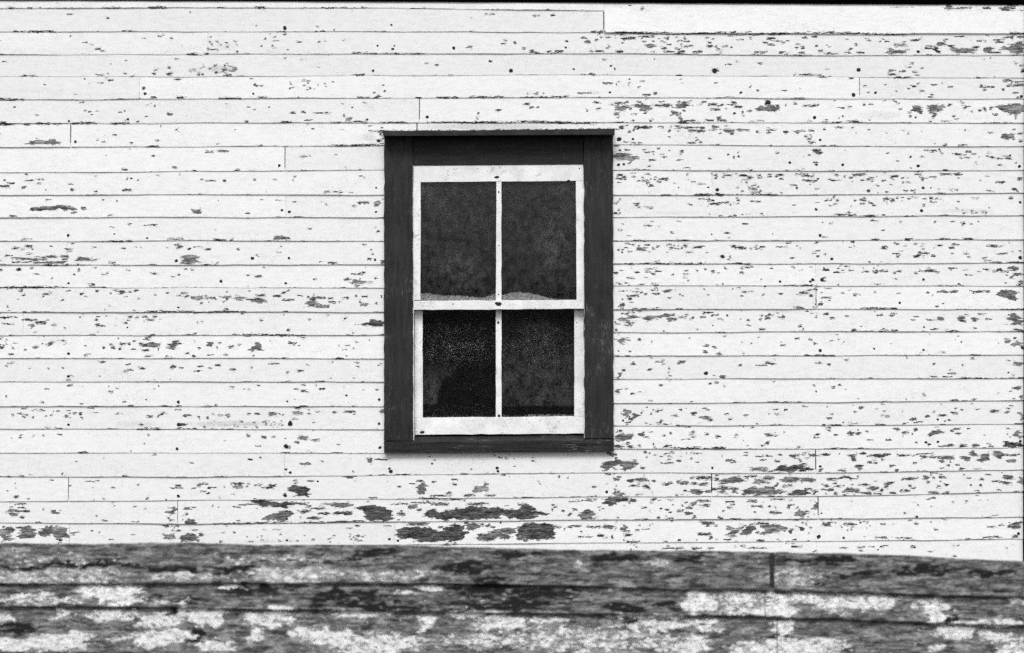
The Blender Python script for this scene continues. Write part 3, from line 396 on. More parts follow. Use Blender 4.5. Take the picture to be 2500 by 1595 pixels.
def noise2(U, V, su, sv, seed):
    r_ = np.random.default_rng(seed); tab = r_.uniform(-1, 1, (512, 512)); x = U / su + 60; y = V / sv + 20; i = np.floor(x).astype(int); j = np.floor(y).astype(int)
    fx_, fy_ = x - i, y - j; fx_ = fx_ * fx_ * (3 - 2 * fx_); fy_ = fy_ * fy_ * (3 - 2 * fy_); i %= 511; j %= 511
    return (tab[i, j] * (1 - fx_) + tab[i + 1, j] * fx_) * (1 - fy_) + (tab[i, j + 1] * (1 - fx_) + tab[i + 1, j + 1] * fx_) * fy_
def seg_sdf(px, py, poly):
    """signed distance (positive inside) of points to a polygon"""
    d = np.full(px.shape, 1e9); ins = np.zeros(px.shape, bool); n = len(poly)
    for i in range(n):
        ax, ay = poly[i]; bx, by = poly[(i + 1) % n]; ex, ey = bx - ax, by - ay
        t = np.clip(((px - ax) * ex + (py - ay) * ey) / (ex * ex + ey * ey + 1e-9), 0, 1)
        d = np.minimum(d, np.hypot(px - ax - t * ex, py - ay - t * ey))
        c = ((ay > py) != (by > py)) & (px < (bx - ax) * (py - ay) / (by - ay + 1e-12) + ax); ins ^= c
    return np.where(ins, d, -d)
SHAPES = []     # (kind, bbox, data, shade)
for u0, v0, s, lens, polys in TILES:
    for tok in lens.split():
        sh = 0.52
        if tok[0] == '!': sh, tok = 0.95, tok[1:]
        elif tok[0] == '~': sh, tok = 0.12, tok[1:]
        x, y, a, b = map(float, tok.split(',')); x = u0 + x / s; y = v0 + y / s; a = max(a / s, 1.8); b = max(b / s, 0.9) + 0.05
        if sh == 0.52: sh = float(np.clip(0.97 - (b - 1.3) * 0.17, 0.35, 0.97))
        SHAPES.append(('L', (x - a - 9, x + a + 9, y - b - 9, y + b + 9), (x, y, a, b, random.uniform(-.03, .03)), sh))
    for pl in polys.split('|'):
        if not pl.strip(): continue
        sh = 0.42
        if pl[0] == '!': sh, pl = 0.78, pl[1:]
        elif pl[0] == '~': sh, pl = 0.15, pl[1:]
        P = [tuple(map(float, q.split(','))) for q in pl.split()]; P = [(u0 + a / s, v0 + b / s) for a, b in P]
        xs = [p[0] for p in P]; ys = [p[1] for p in P]
        SHAPES.append(('P', (min(xs) - 9, max(xs) + 9, min(ys) - 9, max(ys) + 9), P, sh))
def scatter(i, x0, x1, n):
    for _ in range(n):
        x = rng.uniform(x0, x1)
        if rng.random() < 0.35 and n > 20: x = x0 + (x - x0) * rng.random()
        t = rng.choice([rng.normal(0.30, 0.13), rng.uniform(0.05, 0.95), rng.normal(0.93, 0.03)], p=[.62, .28, .10])
        top, bot = lap(i - 1, np.array([x]))[0], lap(i, np.array([x]))[0]; y = top + np.clip(t, 0.04, 0.97) * (bot - top)
        a = 1.2 + rng.exponential(2.4); b = 0.55 + min(rng.exponential(0.5), 1.8)
        if x0 < -100: a, b = a * 2.5 + 5, b * 1.8 + .6
        SHAPES.append(('L', (x - a - 9, x + a + 9, y - b - 9, y + b + 9), (x, y, a, b, rng.normal(0, .05)), float(rng.uniform(.6, .95))))
for i, (nl, nr) in SCAT.items():
    if i == 0: TOPS[0] = tuple(v - 57 for v in LAPS[0])
    scatter(i, 0, 935, nl if i > 10 else int(nl * .7)); scatter(i, 1500, 2490, nr)
for i in range(0, 25): scatter(i, -1700, 0, 40)
for i in range(19, 24): scatter(i, 940, 1500, 12)

for x0_, x1_, y0_, y1_, n_ in ((540,578,155,185,16),(472,500,160,185,9),(505,580,98,122,14),(1826,1852,452,478,18),(1650,1690,90,128,8),(230,330,175,190,6),(2330,2420,505,524,10),(600,900,1305,1325,30),(560,690,1028,1044,22),(1285,1330,225,236,8),(700,800,200,222,10)):
    for _ in range(n_):
        x, y = rng.uniform(x0_, x1_), rng.uniform(y0_, y1_); a, b = rng.uniform(1.0, 3.6), rng.uniform(.6, 1.3)
        SHAPES.append(('L', (x - a - 9, x + a + 9, y - b - 9, y + b + 9), (x, y, a, b, rng.normal(0, .15)), float(rng.uniform(.5, .9))))
VIEW0, VIEW1 = -30.0, 2496.0
XL, XR = -1750.0, 2498.6
WIN = (1003, 1431, 398, 1068)      # opening in the wall
CAS = (943, 1493, 322, 1100)       # boards run behind the casing up to here

def board_grid(i, xs, rows, offset, tilt):
    H = lap(i, xs) - lap(i - 1, xs)
    t = rows[:, None]                                # 0 at bottom, 1 at the lap above, a bit more under it
    Vv = lap(i, xs)[None, :] - t * H[None, :]
    return np.broadcast_to(xs, Vv.shape).copy(), Vv
SV, SF, SC = [], [], []
nbase = 0
brnd = np.random.default_rng(21)
for i in range(0, len(LAPS)):
    XR = 2501.0 if i < 7 else 2498.9
    cuts = [XL] + [j[0] for j in JOINTS.get(i, [])] + [XR]
    gaps = [0] + [j[1] for j in JOINTS.get(i, [])] + [0]
    extra = [-520 - 37 * (i * 5 % 11), -1180 + 31 * (i * 7 % 13)]
    cuts = sorted(set(cuts + extra)); gapd = dict(zip([XL] + [j[0] for j in JOINTS.get(i, [])] + [XR], gaps))
    detailed = i <= NV
    thick = (0.0042 if i in (0, 2, 3, 4) else 0.0062) + brnd.uniform(-0.0006, 0.0012)
    if i == 1: thick = 0.0046
    if i == 5: thick -= 0.001
    for a, b in zip(cuts[:-1], cuts[1:]):
        ga, gb = gapd.get(a, 1.2) / 2, gapd.get(b, 1.2) / 2
        if a == XL: ga = 0
        if b == XR: gb = 0
        a2, b2 = a + ga, b - gb
        xs = []
        x = a2
        while x < b2 - 0.5:
            xs.append(x); x += 2.0 if (VIEW0 - 4 < x < VIEW1 and detailed) else 7.0
        xs.append(b2); xs = np.array(xs)
        nr = 30 if detailed else 9
        rows = np.concatenate([[0.0], np.array([0.003]), np.linspace(0.02, 1.14, nr)])
        U, Vv = board_grid(i, xs, rows, 0, 0)
        jog = brnd.uniform(-0.5, 0.5) if (a != XL) else 0
        dep = brnd.uniform(-0.0012, 0.0008)
        if i == 1 and a == 1474: dep = -0.0055
        face = -(thick * (1 - rows / 1.14)) + dep - 0.0015
        Y = np.broadcast_to(face[:, None], U.shape).copy() - (0.0012 * smooth_noise(xs + 9000, 210, i * 3 + 11) + 0.0009 * smooth_noise(xs + 9000, 70, i * 5 + 13))[None, :] * (1 - rows[:, None])
        # rounded lower edge
        
        # bottom return going back to the sheathing
        fil = np.clip((2.8 if i in (0, 2, 3, 4) else 2.0) + 1.9 * smooth_noise(xs + 9000, 95, i * 7 + 3) + 1.1 * smooth_noise(xs + 9000, 27, i * 7 + 4) + .5 * smooth_noise(xs + 9000, 8, i * 7 + 5), 0.15, 4.6)
        back = Y[0] * 0 - 0.0018
        U = np.vstack([U[0], U]); Vv = np.vstack([Vv[0] + fil, Vv]); Y = np.vstack([back, Y])
        # end caps
        U = np.hstack([U[:, :1], U, U[:, -1:]]); Vv = np.hstack([Vv[:, :1], Vv, Vv[:, -1:]]); ea = Y[:, :1] + .0035 if 0 < ga < .75 else Y[:, :1] * 0 + .001; eb = Y[:, -1:] + .0035 if 0 < gb < .75 else Y[:, -1:] * 0 + .001
        if 0 < ga < .75: U[:, 0] -= ga
        if 0 < gb < .75: U[:, -1] += gb
        Y = np.hstack([ea, Y, eb])
        nR, nC = U.shape
        tone = brnd.uniform(0.93, 1.0) if not (i == 1 and a == 1474) else 1.04
        sdv = np.full(U.shape, -8.0); shd = np.full(U.shape, 0.6); gr = np.zeros(U.shape)
        if detailed:
            y0, y1 = Vv.min(), Vv.max(); col0 = U[2]
            du = 9 * noise2(U + 2000, Vv, 34, 3.2, 11) + 5 * noise2(U + 2000, Vv, 13, 6, 12); dv = 2.6 * noise2(U + 2000, Vv, 15, 9, 13) + 1.3 * noise2(U + 2000, Vv, 6, 5, 14)
            for kind, bb, dat, sh in SHAPES:
                if bb[1] < a2 or bb[0] > b2 or bb[3] < y0 or bb[2] > y1: continue
                c0 = np.searchsorted(col0, bb[0]); c1 = np.searchsorted(col0, bb[1]) + 1
                if c1 - c0 < 1: continue
                mn = dat[3] if kind == 'L' else min(bb[1] - bb[0], bb[3] - bb[2]) / 2 - 9
                kw = float(np.clip((mn - 1.0) / 6, 0.08, 1)); pu, pv = U[:, c0:c1] + du[:, c0:c1] * kw, Vv[:, c0:c1] + dv[:, c0:c1] * kw
                if kind == 'L':
                    cx, cy, ra, rb, sl = dat
                    q = np.sqrt(((pu - cx) / ra) ** 2 + ((pv - cy - sl * (pu - cx)) / rb) ** 2)
                    v = (1 - q) * np.minimum(rb, ra); v = np.where(q > 1, -np.hypot(np.maximum(np.abs(pu - cx) - ra, 0) * .6, 0) - (q - 1) * rb * .9, v)
                else: v = seg_sdf(pu, pv, dat)
                # a chip belongs to the board that carries most of it
                cy = (bb[2] + bb[3]) / 2; cxm = float(np.clip((bb[0] + bb[1]) / 2, XL, XR)); arr = np.array([cxm])
                if not (lap(i - 1, arr)[0] - 1.5 <= cy <= lap(i, arr)[0] + 1.5): continue
                v = np.clip(v, -8, 9); s0 = sdv[:, c0:c1]; up = v > s0
                sdv[:, c0:c1] = np.where(up, v, s0); shd[:, c0:c1] = np.where(up & (v > -2.5), sh, shd[:, c0:c1])
            for gx, gy, ra, rb, st in GRIME:
                q = ((U - gx) / ra) ** 2 + ((Vv - gy) / rb) ** 2; gr = np.maximum(gr, st * np.clip(1.2 - q, 0, 1))
            # worn lower edge, in broken stretches
            w1 = smooth_noise(U + 8000, 46, 300 + i) + 0.6 * smooth_noise(U + 8000, 13, 600 + i) + 0.35 * smooth_noise(U + 8000, 260, 900 + i)
            below = lap(i, U) - Vv; e = np.clip((w1 - 0.95) * 3.0, -8, 1.1) - np.maximum(below - 0.6, 0) * 1.2
            up = e > sdv; sdv = np.where(up, e, sdv); shd = np.where(up & (e > -1), 0.9, shd)
            # darker speckled band right under the butt above
            topd = Vv - lap(i - 1, U); gr = np.maximum(gr, np.clip(1 - topd / 4.5, 0, 1) * np.where(topd > 0, 0.20, 0.0) * (0.6 + 0.6 * smooth_noise(U + 7000, 60, 70 + i)))
        else:
            sdv = 7.5 * (noise2(U + 3000, Vv, 40, 9, 31) + .5 * noise2(U + 3000, Vv, 16, 5, 32)) - 6.5
        idx = np.arange(nR * nC).reshape(nR, nC)
        f = np.stack([idx[:-1, :-1], idx[:-1, 1:], idx[1:, 1:], idx[1:, :-1]], -1).reshape(-1, 4)
        cu = (U[:-1, :-1] + U[1:, 1:]).ravel() / 2; cv = (Vv[:-1, :-1] + Vv[1:, 1:]).ravel() / 2
        keep = ~((cu > CAS[0]) & (cu < CAS[1]) & (cv > CAS[2]) & (cv < CAS[3]))
        f = f[keep]
        SV.append(np.stack([wx(U), Y, wz(Vv + jog * (Vv * 0 + 1) * (0.4 if detailed else 0))], -1).reshape(-1, 3))
        SC.append(np.stack([sdv, shd, gr, np.full_like(gr, tone)], -1).reshape(-1, 4)); SF.append(f + nbase); nbase += nR * nC

# ------------------------------------------------------------------ the house
GZ = 0.0
house = empty('clapboard_house', (0, 0, 0), 'white clapboard house with flaking paint, dark trim and one small sash window', 'house')
siding = np_mesh('siding', np.concatenate(SV), np.concatenate(SF), M_SID, house, np.concatenate(SC))
siding['label'] = 'white painted clapboards flaking down to grey wood'
del SV, SF, SC
XR = 2498.6; xl, xr = wx(XL), wx(XR); DEEP = 5.5; topz = wz(-20)
# sheathing with the window opening, room behind
sh = MB(); wl_, wr_, wt_, wb_ = wx(WIN[0]), wx(WIN[1]), wz(WIN[2]), wz(WIN[3])
for a, b in (((xl, .002, 0), (wl_, .10, topz)), ((wr_, .002, 0), (xr, .10, topz)), ((wl_, .002, wt_), (wr_, .10, topz)), ((wl_, .002, 0), (wr_, .10, wb_))): sh.box(a, b)
sh.build('sheathing', M_DARK, house)
rm = MB()
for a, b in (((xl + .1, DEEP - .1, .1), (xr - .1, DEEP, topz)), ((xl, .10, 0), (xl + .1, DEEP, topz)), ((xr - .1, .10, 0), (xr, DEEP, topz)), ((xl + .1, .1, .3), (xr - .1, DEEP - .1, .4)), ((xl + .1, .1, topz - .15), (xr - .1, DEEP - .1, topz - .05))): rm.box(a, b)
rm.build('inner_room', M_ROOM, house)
# clapboards on the two ends and the back: wedge courses
def courses(axis, fixed, a, b, sign):
    m = MB(); z = 0.12
    while z < topz - .02:
        z1 = min(z + 0.1015, topz)
        if axis == 'x':
            m.hexa([(fixed + sign * .003, a, z1 + .012), (fixed + sign * .003, b, z1 + .012), (fixed + sign * .013, b, z), (fixed + sign * .013, a, z)], [(fixed + sign * .0005, a, z1 + .012), (fixed + sign * .0005, b, z1 + .012), (fixed + sign * .0005, b, z), (fixed + sign * .0005, a, z)])
        else:
            m.hexa([(a, fixed + sign * .003, z1 + .012), (b, fixed + sign * .003, z1 + .012), (b, fixed + sign * .013, z), (a, fixed + sign * .013, z)], [(a, fixed + sign * .0005, z1 + .012), (b, fixed + sign * .0005, z1 + .012), (b, fixed + sign * .0005, z), (a, fixed + sign * .0005, z)])
        z = z1
    return m
M_SIDE = mat_paint('white_clapboard_paint', 0.70, 0.83, (8, 8, 60), 0.6, 0, 0, 0.0006, 0.8, 0.12)
courses('x', xr, .02, DEEP - .02, 1).build('end_siding', M_SIDE, house)
courses('x', xl, .02, DEEP - .02, -1).build('end_siding', M_SIDE, house)
courses('y', DEEP, xl, xr, 1).build('back_siding', M_SIDE, house)
# corner board at the right edge, frieze board under the eave
cb = MB(); cb.quad([(2500.6, -14), (2560, -14), (2560, 1720), (2495.5, 1720)], -.024, .04); cb.build('corner_board', M_TRIM_SHADE, house, 0.002)
cb2 = MB(); cb2.quad([(XL - 50, -14), (XL - 1, -14), (XL - 1, 1720), (XL - 50, 1720)], -.024, .04); cb2.build('corner_board', M_TRIM_SHADE, house, 0.002)
fz = MB(); us = np.linspace(XL - 55, 2565, 60)
def fzl(u): return float(np.interp(u, [-1800, 0, 500, 1000, 1500, 2000, 2500, 2600], [-3, 3.0, 4.6, 6.6, 9.2, 11.8, 14.2, 15]))
pts = [(u, fzl(u) + 0.25 * math.sin(u * .05)) for u in us]
for (u, v), (u2, v2) in zip(pts[:-1], pts[1:]): fz.quad([(u, -100), (u2, -100), (u2, v2 - 1.4), (u, v - 1.4)], -.0125, .004)
fz.build('frieze_board', M_TRIM_SHADE, house)
# roof: two slopes with ridge along x
rf = MB(); ez = wz(-98); ov = .055; rz = ez + 2.1; t = .05; x0r, x1r = xl - .25, xr + .25
for sgn in (0, 1):
    ya, yb = (-ov, DEEP / 2) if sgn == 0 else (DEEP + ov, DEEP / 2)
    if sgn == 0: rf.hexa([(x0r, ya, ez + t), (x1r, ya, ez + t), (x1r, ya, ez), (x0r, ya, ez)], [(x0r, yb, rz + t), (x1r, yb, rz + t), (x1r, yb, rz), (x0r, yb, rz)])
    else: rf.hexa([(x1r, ya, ez + t), (x0r, ya, ez + t), (x0r, ya, ez), (x1r, ya, ez)], [(x1r, yb + .002, rz + t), (x0r, yb + .002, rz + t), (x0r, yb + .002, rz), (x1r, yb + .002, rz)])
rf.build('roof', M_ROOF, house)
fa = MB(); fa.box((x0r, -ov - .022, ez - .05), (x1r, -ov - .002, ez + t + .01)); fa.box((x0r, -ov, ez - .048), (x1r, -.032, ez - .034)); fa.build('eave_board', M_TRIMH, house)
for x_, d_ in ((xl, .05), (xr, -.05)):
    gb = MB(); n = 0; gb.v += [(x_, 0, topz - .06), (x_, DEEP, topz - .06), (x_, DEEP / 2, rz), (x_ + d_, 0, topz - .06), (x_ + d_, DEEP, topz - .06), (x_ + d_, DEEP / 2, rz)]
    gb.f += [(n, n+1, n+2), (n+5, n+4, n+3), (n, n+3, n+4, n+1), (n+1, n+4, n+5, n+2), (n+2, n+5, n+3, n)]
    gb.build('gable', M_SIDE, house)

# ------------------------------------------------------------------ the window
win = sub('window', house)
win['label'] = 'double hung two over two sash window in dark casing'
FC = -.024                                           # casing face
MB().quad([(1009.2, 336), (1423.6, 334), (1424.8, 401.8), (1008.8, 404.8)], FC + .010, .03).build('head_casing', M_TRIMH, win, .0012)
MB().rough([(938.6, 333), (1008.2, 333), (1009.0, 1076.0), (938.2, 1076)], FC, .03).build('side_casing', M_TRIM, win, .0015)
MB().rough([(1424.6, 333), (1495.6, 333), (1497.2, 1070.0), (1427.2, 1070)], FC, .03).build('side_casing', M_TRIM, win, .0015)
# drip cap: sloping top, square nose
dc = MB()
def P(u, y, v): return (wx(u), y, wz(v))
dc.v = [P(938.6, -.098, 325.5), P(1498, -.098, 320.0), P(1498, -.098, 334.2), P(938.6, -.098, 337.6), P(938.6, -.004, 322.5), P(1498, -.004, 317.5), P(1498, -.004, 332.5), P(938.6, -.004, 332.5)]
dc.f = [(0, 1, 2, 3), (7, 6, 5, 4)] + [(i, 4 + i, 4 + (i + 1) % 4, (i + 1) % 4) for i in range(4)]
dc.build('drip_cap', M_TRIMH, win, .0015)
# sill: sloping top, front nose, shaped at the jambs
sl = MB(); sl.v = [P(938.2, -.030, 1079.5), P(1498, -.030, 1074.0), P(1497.6, -.030, 1101.5), P(938.8, -.030, 1106), P(938.2, .002, 1073), P(1498, .002, 1067), P(1497.6, .002, 1098), P(938.8, .002, 1100)]
sl.f = list(dc.f)
n = 8; sl.v += [P(1010, .001, 1072.6), P(1427, .001, 1067.6), P(1427, .001, 1092), P(1010, .001, 1092), P(1010, .099, 1058), P(1427, .099, 1055), P(1427, .099, 1088), P(1010, .099, 1088)]
sl.f += [(n, n+1, n+2, n+3), (n+7, n+6, n+5, n+4)] + [(n+i, n+4+i, n+4+(i+1) % 4, n+(i+1) % 4) for i in range(4)]
sl.build('sill', M_SILL, win, .0015)
# jamb liner strips, painted white, between casing and sash
jl = MB()
jl.quad([(1006, 402), (1009.9, 402), (1011.5, 1076), (1006, 1078)], -.012, .085).build('jamb', M_SASH, win)
jl = MB(); jl.quad([(1425.6, 400), (1432, 400), (1432, 1071), (1426.2, 1070)], -.012, .085).build('jamb', M_SASH, win)
MB().quad([(1007, 394), (1430, 392), (1430, 403), (1007, 406)], -.008, .085).build('head_jamb', M_SASH, win)
# upper sash (outer track)
US = sub('upper_sash_frame', win)
US.name = 'upper_sash'
def mesh_join(parts, name, mat, parent, bevel): 
    m = MB()
    for k, (q, y0, y1) in enumerate(parts): m.rough(q, y0, y1, .32, 22, k)
    return m.build(name, mat, parent, bevel)
bpy.data.objects.remove(US)
UF, UB = -.010, .024; LF, LB = .026, .060
mesh_join([([(1010.6, 405.2), (1424.6, 402.2), (1424.6, 442.5), (1010.6, 445.5)], UF, UB),                                    # top rail
           ([(1009.7, 445.6), (1027.2, 445.4), (1026.8, 733), (1010, 733.1)], UF + .0006, UB - .001),                           # left stile
           ([(1405.8, 442.7), (1425.6, 442.6), (1426, 732.2), (1407.6, 732.4)], UF + .0006, UB - .001),                         # right stile
           ([(1211.8, 444.2), (1224.4, 444.1), (1224.4, 734.5), (1211.0, 734.6)], UF + .002, UB - .004)], 'upper_sash', M_SASH, win, .0014)
mesh_join([([(1010.0, 735), (1426.2, 732.8), (1426.6, 754.6), (1010.0, 757.2)], UF - .004, LF - .002)], 'meeting_rail', M_SASH, win, .0018)
mesh_join([([(1011.8, 757.5), (1031.2, 757.4), (1031.2, 1021), (1012.0, 1021)], LF, LB),
           ([(1402.2, 755), (1425.8, 755), (1426.4, 1017.2), (1402.4, 1017.4)], LF, LB),
           ([(1012.0, 1021.2), (1426.4, 1017.6), (1427, 1059.8), (1012.2, 1063.0)], LF - .0006, LB + .001),
           ([(1210.2, 757), (1224.4, 756.9), (1224.4, 1020.6), (1210.4, 1020.7)], LF + .002, LB - .004)], 'lower_sash', M_SASH, win, .0014)
# putty lines round the panes
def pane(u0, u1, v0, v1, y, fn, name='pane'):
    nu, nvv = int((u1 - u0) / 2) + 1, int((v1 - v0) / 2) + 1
    U, V = np.meshgrid(np.linspace(u0, u1, nu), np.linspace(v0, v1, nvv)); dust_refl, spots, drift = fn(U, V)
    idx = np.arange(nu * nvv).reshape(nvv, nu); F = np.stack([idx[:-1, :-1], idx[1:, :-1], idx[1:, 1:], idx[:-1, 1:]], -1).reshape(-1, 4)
    o = np_mesh(name, np.stack([wx(U), np.full(U.shape, y), wz(V)], -1).reshape(-1, 3), F, M_GLASS, win, np.stack([dust_refl, spots, drift, np.ones_like(U)], -1).reshape(-1, 4))
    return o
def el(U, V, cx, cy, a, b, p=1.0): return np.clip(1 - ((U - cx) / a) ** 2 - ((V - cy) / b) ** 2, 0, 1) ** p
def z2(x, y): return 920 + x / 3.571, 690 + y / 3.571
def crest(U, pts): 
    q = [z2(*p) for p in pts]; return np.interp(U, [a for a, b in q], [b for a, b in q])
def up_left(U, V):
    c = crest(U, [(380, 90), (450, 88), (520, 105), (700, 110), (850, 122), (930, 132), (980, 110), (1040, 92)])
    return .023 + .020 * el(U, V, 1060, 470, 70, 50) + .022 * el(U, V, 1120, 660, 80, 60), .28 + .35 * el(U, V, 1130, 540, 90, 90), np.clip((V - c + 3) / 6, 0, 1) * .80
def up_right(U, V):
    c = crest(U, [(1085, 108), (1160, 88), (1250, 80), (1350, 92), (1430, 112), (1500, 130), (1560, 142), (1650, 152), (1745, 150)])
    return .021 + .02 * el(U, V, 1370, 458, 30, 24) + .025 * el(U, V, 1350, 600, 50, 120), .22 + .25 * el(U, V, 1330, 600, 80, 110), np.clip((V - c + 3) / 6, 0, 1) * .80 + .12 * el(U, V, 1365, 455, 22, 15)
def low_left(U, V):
    sil = seg_sdf(U, V, [z2(*p) for p in [(530, 1075), (540, 950), (575, 870), (600, 820), (650, 820), (700, 740), (740, 600), (800, 560), (1040, 560), (1040, 1075)]])  # painted reflection: dark silhouette cut out of the dust and spots
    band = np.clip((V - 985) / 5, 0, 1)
    dust_refl = .042 * np.clip(-sil / 6, 0, 1) * (1 - band) * np.clip((V - 890) / 45, 0, 1) + .004
    return dust_refl, .55 + .45 * el(U, V, 1110, 850, 140, 70) - .35 * np.clip(sil / 10, 0, 1) * np.clip((V - 880) / 30, 0, 1) - .5 * np.clip((790 - V) / 30, 0, 1), np.clip((V - 1012) / 7, 0, 1) * .50
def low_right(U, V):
    band = np.clip((V - 990) / 5, 0, 1); pole = np.clip(1 - np.abs(U - (1297.5 + (V - 930) * .035)) / 1.8, 0, 1) * (V > 922)  # reflected pole, rails and dark band painted as gaps in the dust
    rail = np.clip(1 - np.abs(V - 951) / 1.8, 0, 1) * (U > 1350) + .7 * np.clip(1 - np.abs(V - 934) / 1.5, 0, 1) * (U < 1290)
    dust_refl = (.036 * np.clip((V - 800) / 130, 0.15, 1) * (1 - band)) * (1 - np.maximum(pole, np.clip(rail, 0, 1)) * .95) + .016 * el(U, V, 1310, 800, 50, 50) + .004
    return dust_refl, .62 + .35 * el(U, V, 1330, 850, 120, 60) - .6 * np.clip((V - 925) / 20, 0, 1) - .4 * np.clip((780 - V) / 20, 0, 1), np.clip((V - 1009) / 6, 0, 1) * np.where(U > 1290, .62, .40)
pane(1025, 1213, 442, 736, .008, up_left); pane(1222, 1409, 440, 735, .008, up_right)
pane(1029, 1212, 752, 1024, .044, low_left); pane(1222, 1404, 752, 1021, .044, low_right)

# ------------------------------------------------------------------ nails
NAILS = '''355,230,3.8 313,292,2.5 327,226,2 168,11,2.2 169,296,2 696,69,4 956,62,2.2 922,113,2.3 963,113,2 959,121,3 911,173,2.5 619,230,2.5 897,293,2.5 1108,119,4 1247,173,3.8 1401,169,2 1381,117,2.2 1489,226,2.2
1043,286,3 1745,173,5 1876,251,5 1988,288,3.5 1808,227,2.5 2096,171,4 2083,232,4 2493,236,3 2235,287,2 2137,227,2.5 2241,127,3 185,347,3 113,465,2 175,463,3.2 167,576,3.5 280,572,2 360,582,2.2 235,468,2.5 682,405,3 680,461,3.5
690,464,3 919,460,3.2 689,514,3 707,518,3.2 918,518,2.5 706,631,3 916,635,3.5 617,632,4.5 924,344,3.2 431,638,4 168,692,2.2 84,749,3.3 169,750,3.8 436,752,4 168,864,3.7 168,920,4.5 436,919,3.3 443,864,2.2 431,806,2 312,800,1.8
47,658,3.2 540,687,3 698,692,2.6 491,748,4 702,750,6 921,748,2.8 808,749,2.5 703,807,3.2 916,805,4 695,863,5.6 924,863,3.5 695,920,2.5 702,909,2.5 927,923,4.2 808,924,2 846,966,2.5 169,980,4 180,968,3 436,982,3.2 168,1037,2.4
437,1037,4 433,1096,3 437,1152,2.8 177,1206,3.8 436,1212,3.5 169,1267,2.3 159,1319,3 702,981,3 926,976,3 709,1034,5.4 926,1035,3 699,1090,5 928,1093,3 699,1146,2.5 709,1154,3 776,1176,2.5 697,1210,3.2 701,1267,3 701,1319,2.5
954,1151,4 951,1144,2.5 1214,1143,3.5 1216,1151,3 1055,1132,2 1481,1202,3.5 1483,1258,3.5 972,1320,2.5 951,1316,2.5 1511,340,4.5 1545,340,2.2 1510,403,3 1523,402,2.5 1729,459,3.5 1751,464,4 1928,398,2.8 1945,460,3 1656,459,2.3
1737,573,2.5 1886,572,2 1764,627,4 2241,406,3.5 2293,365,2.2 1993,403,3 2253,460,4.2 2272,460,2.8 2249,515,3.5 2030,633,3 2490,630,4 2488,407,3 2002,342,2.5 1992,512,3 2490,495,3 2057,403,3 2002,576,3.5 1904,688,2.5 1978,688,2.8
1984,684,3.5 1857,740,2.6 1740,796,2.8 1510,858,3 1723,912,4.6 1738,741,2.4 2006,684,4 2254,683,2.8 2196,740,3.2 2004,795,3.8 2219,796,2.2 2255,799,2.6 2002,857,4 2134,852,2.4 2125,914,2.6 2461,910,2.5 2254,855,3 2490,965,3
1521,1027,2.2 1739,1143,3 1987,1258,4.2 1737,1256,2 1998,1310,4 1595,1084,2 2260,1080,2.8 2289,1079,2.6 2289,1024,2.2 2002,1139,2.8 2490,1078,3 2005,1254,3 2090,1258,2 2059,1313,2.4 2486,1303,3 2153,1197,3'''
nl = sorted([tuple(map(float, q.split(','))) for q in NAILS.split()], key=lambda q: -q[2])
def dome(cx, y, cz, r, h, m, sd_, sq=1.0):
    k = 12; base = len(m.v); rr = np.random.default_rng(sd_).uniform(.82, 1.18, k)
    for ring, dy in ((1.0, 0.0), (0.72, -h * .8)):
        m.v += [(cx + r * ring * rr[j] * sq * math.cos(j * 2 * math.pi / k), y + dy, cz + r * ring * rr[j] * math.sin(j * 2 * math.pi / k)) for j in range(k)]
    m.v.append((cx, y - h, cz))
    for j in range(k):
        j2 = (j + 1) % k; m.f.append((base + j, base + j2, base + k + j2, base + k + j)); m.f.append((base + k + j, base + k + j2, base + 2 * k))
protos = []
for q in range(4):
    m = MB(); dome(0, 0, 0, 1.0, .28, m, 50 + q, 1.12); me = bpy.data.meshes.new('nail_head'); me.from_pydata(m.v, [], m.f); me.materials.append(M_RUST); me.update(); protos.append(me)
def face_y(u, v):
    for i in range(len(LAPS)):
        b = lap(i, np.array([u]))[0]
        if v <= b:
            tt = (b - v) / (b - lap(i - 1, np.array([u]))[0]); return -(.0066 * (1 - tt / 1.14)) - .0016
    return -.01
small = MB()
for k, (u, v, r) in enumerate(nl):
    y = face_y(u, v)
    if k < 100:
        o = bpy.data.objects.new('nail_head', protos[k % 4]); o.location = (wx(u), y + .0006, wz(v)); rr = (r + .5) * S; o.scale = (rr, .0045, rr)
        o.rotation_euler = (0, random.uniform(0, 6), 0); link(o, siding)
    else: dome(wx(u), y + .0006, wz(v), (r + .5) * S, .0012, small, k, 1.1)
o = small.build('nail_head', M_RUST, siding); o['kind'] = 'stuff'
wn_ = MB()
def trimnail(zx, zy, tile, y, r=2.0, e=1.0):
    if tile == 1: u, v = 920 + zx / 3.84, 290 + zy / 3.84
    else: u, v = z2(zx, zy)
    o = bpy.data.objects.new('nail_head', protos[int(zx) % 4]); o.location = (wx(u), y, wz(v)); o.scale = (r * S * e, .0032, r * S); link(o, win)
